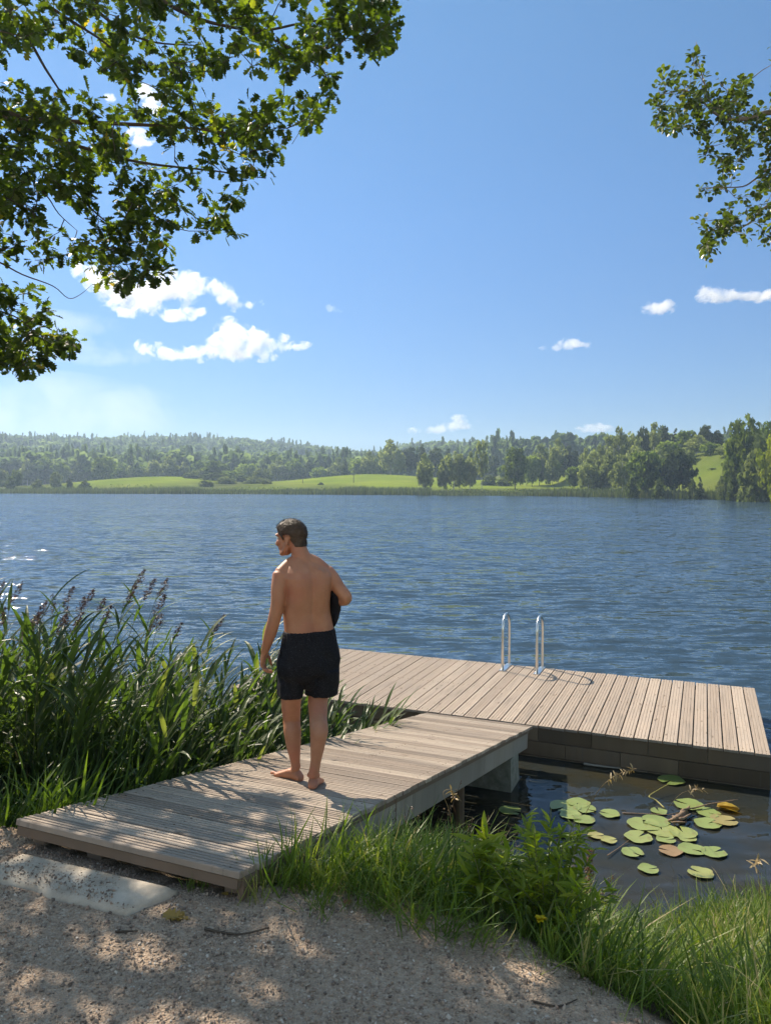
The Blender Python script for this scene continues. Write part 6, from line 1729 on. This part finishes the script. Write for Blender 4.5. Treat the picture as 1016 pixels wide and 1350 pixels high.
# yellow dying leaf
M_YLEAF = leaf_mat('yellow_leaf', [(0, (0.34, 0.21, 0.03)), (1, (0.46, 0.32, 0.05))], .3, tint=(1, .9, .3))
mb = MB(); mb.instances(BRV, BRF, frame_dir(np.array([[0.9, -.35, .1], [0.5, -.1, .12]]), np.tile([0, .1, 1.0], (2, 1))) * np.array([.27, .2])[:, None, None], np.array([[0, 0, .02], [.02, 0.03, .02]]), [.3, .8])
q = at_z(944, 1066, 0.0); o = mb.build('yellow_leaf', M_YLEAF); o.location = q; tag(o, 'yellow withering water plant leaf at the right of the pads', 'leaf')
# pale floating pole and reflection-free thin plank behind
stems('floating_pole', [[(769, 1007, .015), (790, 1010, .02), (818, 1013, .015)]], .016, M_BEAM, 'pale thin pole floating in the shadow of the platform', 'pole')

# ================================================================ things lying on the gravel
M_DLEAF = leaf_mat('fallen_leaf', [(0, (0.20, 0.13, 0.03)), (0.6, (0.33, 0.22, 0.05)), (1, (0.26, 0.12, 0.06))], .25, .6, tint=(1, .9, .4))
def fallen(px, py, L, tone, lab, n=1):
    q = at_z(px, py, Z0 + .005); q[2] = float(ground_z(q[0], q[1])) + .014
    mb = MB(); d = np.stack([rng.uniform(-1, 1, n), rng.uniform(-.6, .3, n), rng.uniform(.0, .3, n)], 1)
    mb.instances(OAKV, OAKF, frame_dir(d, np.tile([.1, -.2, 1.0], (n, 1)) + .4 * unit_rand(n)) * (np.full(n, L) * rng.uniform(.8, 1.1, n))[:, None, None], rng.normal(0, .012, (n, 3)) * [1, 1, .2] - d * L * .4, np.full(n, tone))
    o = mb.build('fallen_leaf', M_DLEAF); o.location = q; tag(o, lab, 'leaf', 'fallen leaves on the gravel')
fallen(236, 1208, .10, .4, 'curled yellow brown leaves on the gravel just past the slab', 3)
fallen(464, 1190, .06, 1.0, 'small reddish leaf at the gravel edge under the big tussock')
fallen(300, 1176, .05, .6, 'small dull leaf by the front corner of the walkway')
def stick(pts, rad, lab):
    q = [at_z(a, b, Z0) for a, b in pts]; q = [np.array([k[0], k[1], float(ground_z(k[0], k[1])) + rad * 1.3]) for k in q]
    P = smooth_path(q, 4); mb = MB(); mb.tube(P - q[0], np.linspace(rad, rad * .5, len(P)), 6, .5); o = mb.build('twig', M_TWIG, smooth=True); o.location = q[0]
    tag(o, lab, 'twig', 'twigs on the gravel')
stick([(270, 1224), (295, 1230), (320, 1232), (355, 1224)], .006, 'long dark curved twig on the gravel in front of the walkway')
stick([(152, 1227), (182, 1226)], .005, 'short dark twig on the gravel below the slab')
stick([(0, 1158), (12, 1161), (18, 1155)], .004, 'small twig at the left end of the slab')
stick([(700, 1320), (735, 1327), (760, 1318)], .004, 'thin twig on the gravel at the lower right')
# ================================================================ clouds: real volumes, far beyond the hill
cy.volume_step_rate = 0.22; cy.volume_max_steps = 256
def cloud(lumps, Y, lab, dens=0.04, nscale=1.0, edge=1.0, thr=0.5):
    """soft density field around a few lumps, broken up by noise; the mesh is only the hull of that vapour"""
    k = Y / FPX
    L = []
    for (px, py, r_) in lumps:
        rx, ry = (r_, r_) if not isinstance(r_, tuple) else r_
        c = at_y(px, py, Y + rng.uniform(-.3, .3) * rx * k)
        L.append((c, rx * k * 1.35, max(rx * 0.8, ry) * k * 1.2, ry * k * 1.35))
    t = NT('cloud_vapour'); p = t.pos()
    f = None
    for c, a, b_, h_ in L:
        q = t.n('ShaderNodeVectorMath', operation='SUBTRACT'); t.l(p, q.inputs[0]); q.inputs[1].default_value = tuple(c)
        q2 = t.n('ShaderNodeVectorMath', operation='DIVIDE'); t.l(q.outputs[0], q2.inputs[0]); q2.inputs[1].default_value = (a, b_, h_)
        q3 = t.n('ShaderNodeVectorMath', operation='DOT_PRODUCT'); t.l(q2.outputs[0], q3.inputs[0]); t.l(q2.outputs[0], q3.inputs[1])
        v = t.math('MAXIMUM', t.math('SUBTRACT', 1.0, q3.outputs['Value']), 0.0)
        f = v if f is None else t.math('MAXIMUM', f, v) if False else t.math('ADD', f, v)
    f = t.math('MINIMUM', f, 1.0)
    n1 = t.noise(p, 0.030 * nscale, 9, 0.66, 0.4)
    g = t.math('ADD', f, t.math('MULTIPLY', t.math('SUBTRACT', n1, 0.5), 6.0 * edge))
    g = t.math('MULTIPLY', t.math('SUBTRACT', g, thr), 1.6, clamp=True)
    g = t.math('MULTIPLY', g, t.math('MULTIPLY', f, 6.0, clamp=True))
    v = t.n('ShaderNodeVolumePrincipled')
    v.inputs['Color'].default_value = (1, 1, 1, 1); v.inputs['Anisotropy'].default_value = 0.4
    t.l(t.math('MULTIPLY', g, dens), v.inputs['Density'])
    t.l(v.outputs[0], t.out.inputs['Volume'])
    mb = MB()
    for c, a, b_, h_ in L: ell(mb, c, np.eye(3), (a, b_, h_))
    ext = max(q[1] for q in L)
    me = remeshed(mb, 'cloud', max(4.0, ext / 6), 1, t.m)
    o = link('cloud', me); tag(o, lab, 'cloud', 'clouds in the sky'); return o
Yc = 1900
cloud([(108, 357, 12), (128, 366, 17), (150, 384, 21), (174, 394, 21), (198, 390, 20), (216, 374, 20), (242, 378, 20), (262, 374, 13), (160, 402, 13)], Yc, 'large bright cloud partly hidden behind the lower oak leaves')
cloud([(281, 378, 10), (298, 388, 13), (310, 399, 10), (328, 402, (11, 5)), (342, 399, (7, 4))], Yc, 'small ragged cloud just right of the large one behind the oak', 0.04)
cloud([(226, 416, (14, 8)), (243, 413, (16, 9)), (260, 411, (11, 7))], Yc, 'small oval cloud between the two largest clouds', 0.04)
cloud([(190, 457, (12, 9)), (210, 463, (14, 10)), (236, 467, (16, 9)), (262, 467, (16, 10)), (284, 457, 16), (302, 440, 18), (322, 448, 18), (346, 452, 15), (370, 453, (16, 11)), (394, 456, (16, 6)), (350, 470, (16, 7)), (312, 464, (22, 11))], Yc, 'largest white cumulus cloud over the lake, long and flat based')
cloud([(856, 407, (11, 8)), (874, 405, (14, 9))], Yc, 'small round white cloud alone on the right side of the sky', 0.045)
cloud([(932, 388, (14, 10)), (952, 389, (16, 11)), (972, 393, (16, 7)), (995, 391, (16, 7)), (1020, 390, (16, 8)), (1045, 388, (16, 8))], Yc, 'long white cloud cut by the right edge of the view', 0.045)
cloud([(716, 458, (6, 4)), (738, 456, (11, 6)), (750, 453, (13, 7)), (768, 455, (12, 4))], Yc, 'tiny flat cloud left of the round one', 0.035)
cloud([(546, 568, (10, 4)), (572, 567, (12, 5)), (588, 563, (12, 7)), (604, 557, (14, 9)), (618, 559, (12, 6))], Yc, 'low white cloud above the middle of the far shore', 0.04)
cloud([(770, 563, (11, 6)), (784, 564, (13, 6)), (798, 566, (10, 5))], Yc, 'low small cloud above the right hand birches', 0.035)
cloud([(776, 585, (12, 6))], Yc, 'smallest cloud right above the tree tops', 0.015)
cloud([(438, 406, (8, 5)), (446, 410, (6, 3))], Yc, 'faint wisp of cloud in the middle of the blue sky', 0.012)
cloud([(192, 128, (15, 13)), (207, 140, (12, 10)), (182, 182, (18, 9)), (145, 132, (9, 7))], Yc, 'white cloud showing through gaps between the oak leaves')
cloud([(40, 545, (190, 22)), (90, 520, (120, 14)), (20, 500, (110, 10))], 2600, 'thin veil of high cloud low in the left of the sky', 0.00045, 0.12, 1.8, 0.30)
cloud([(90, 462, (100, 9)), (150, 472, (70, 7)), (60, 428, (90, 11))], 2600, 'faint streaks of thin cloud beneath the oak branches', 0.0008, 0.18, 1.3, 0.35)
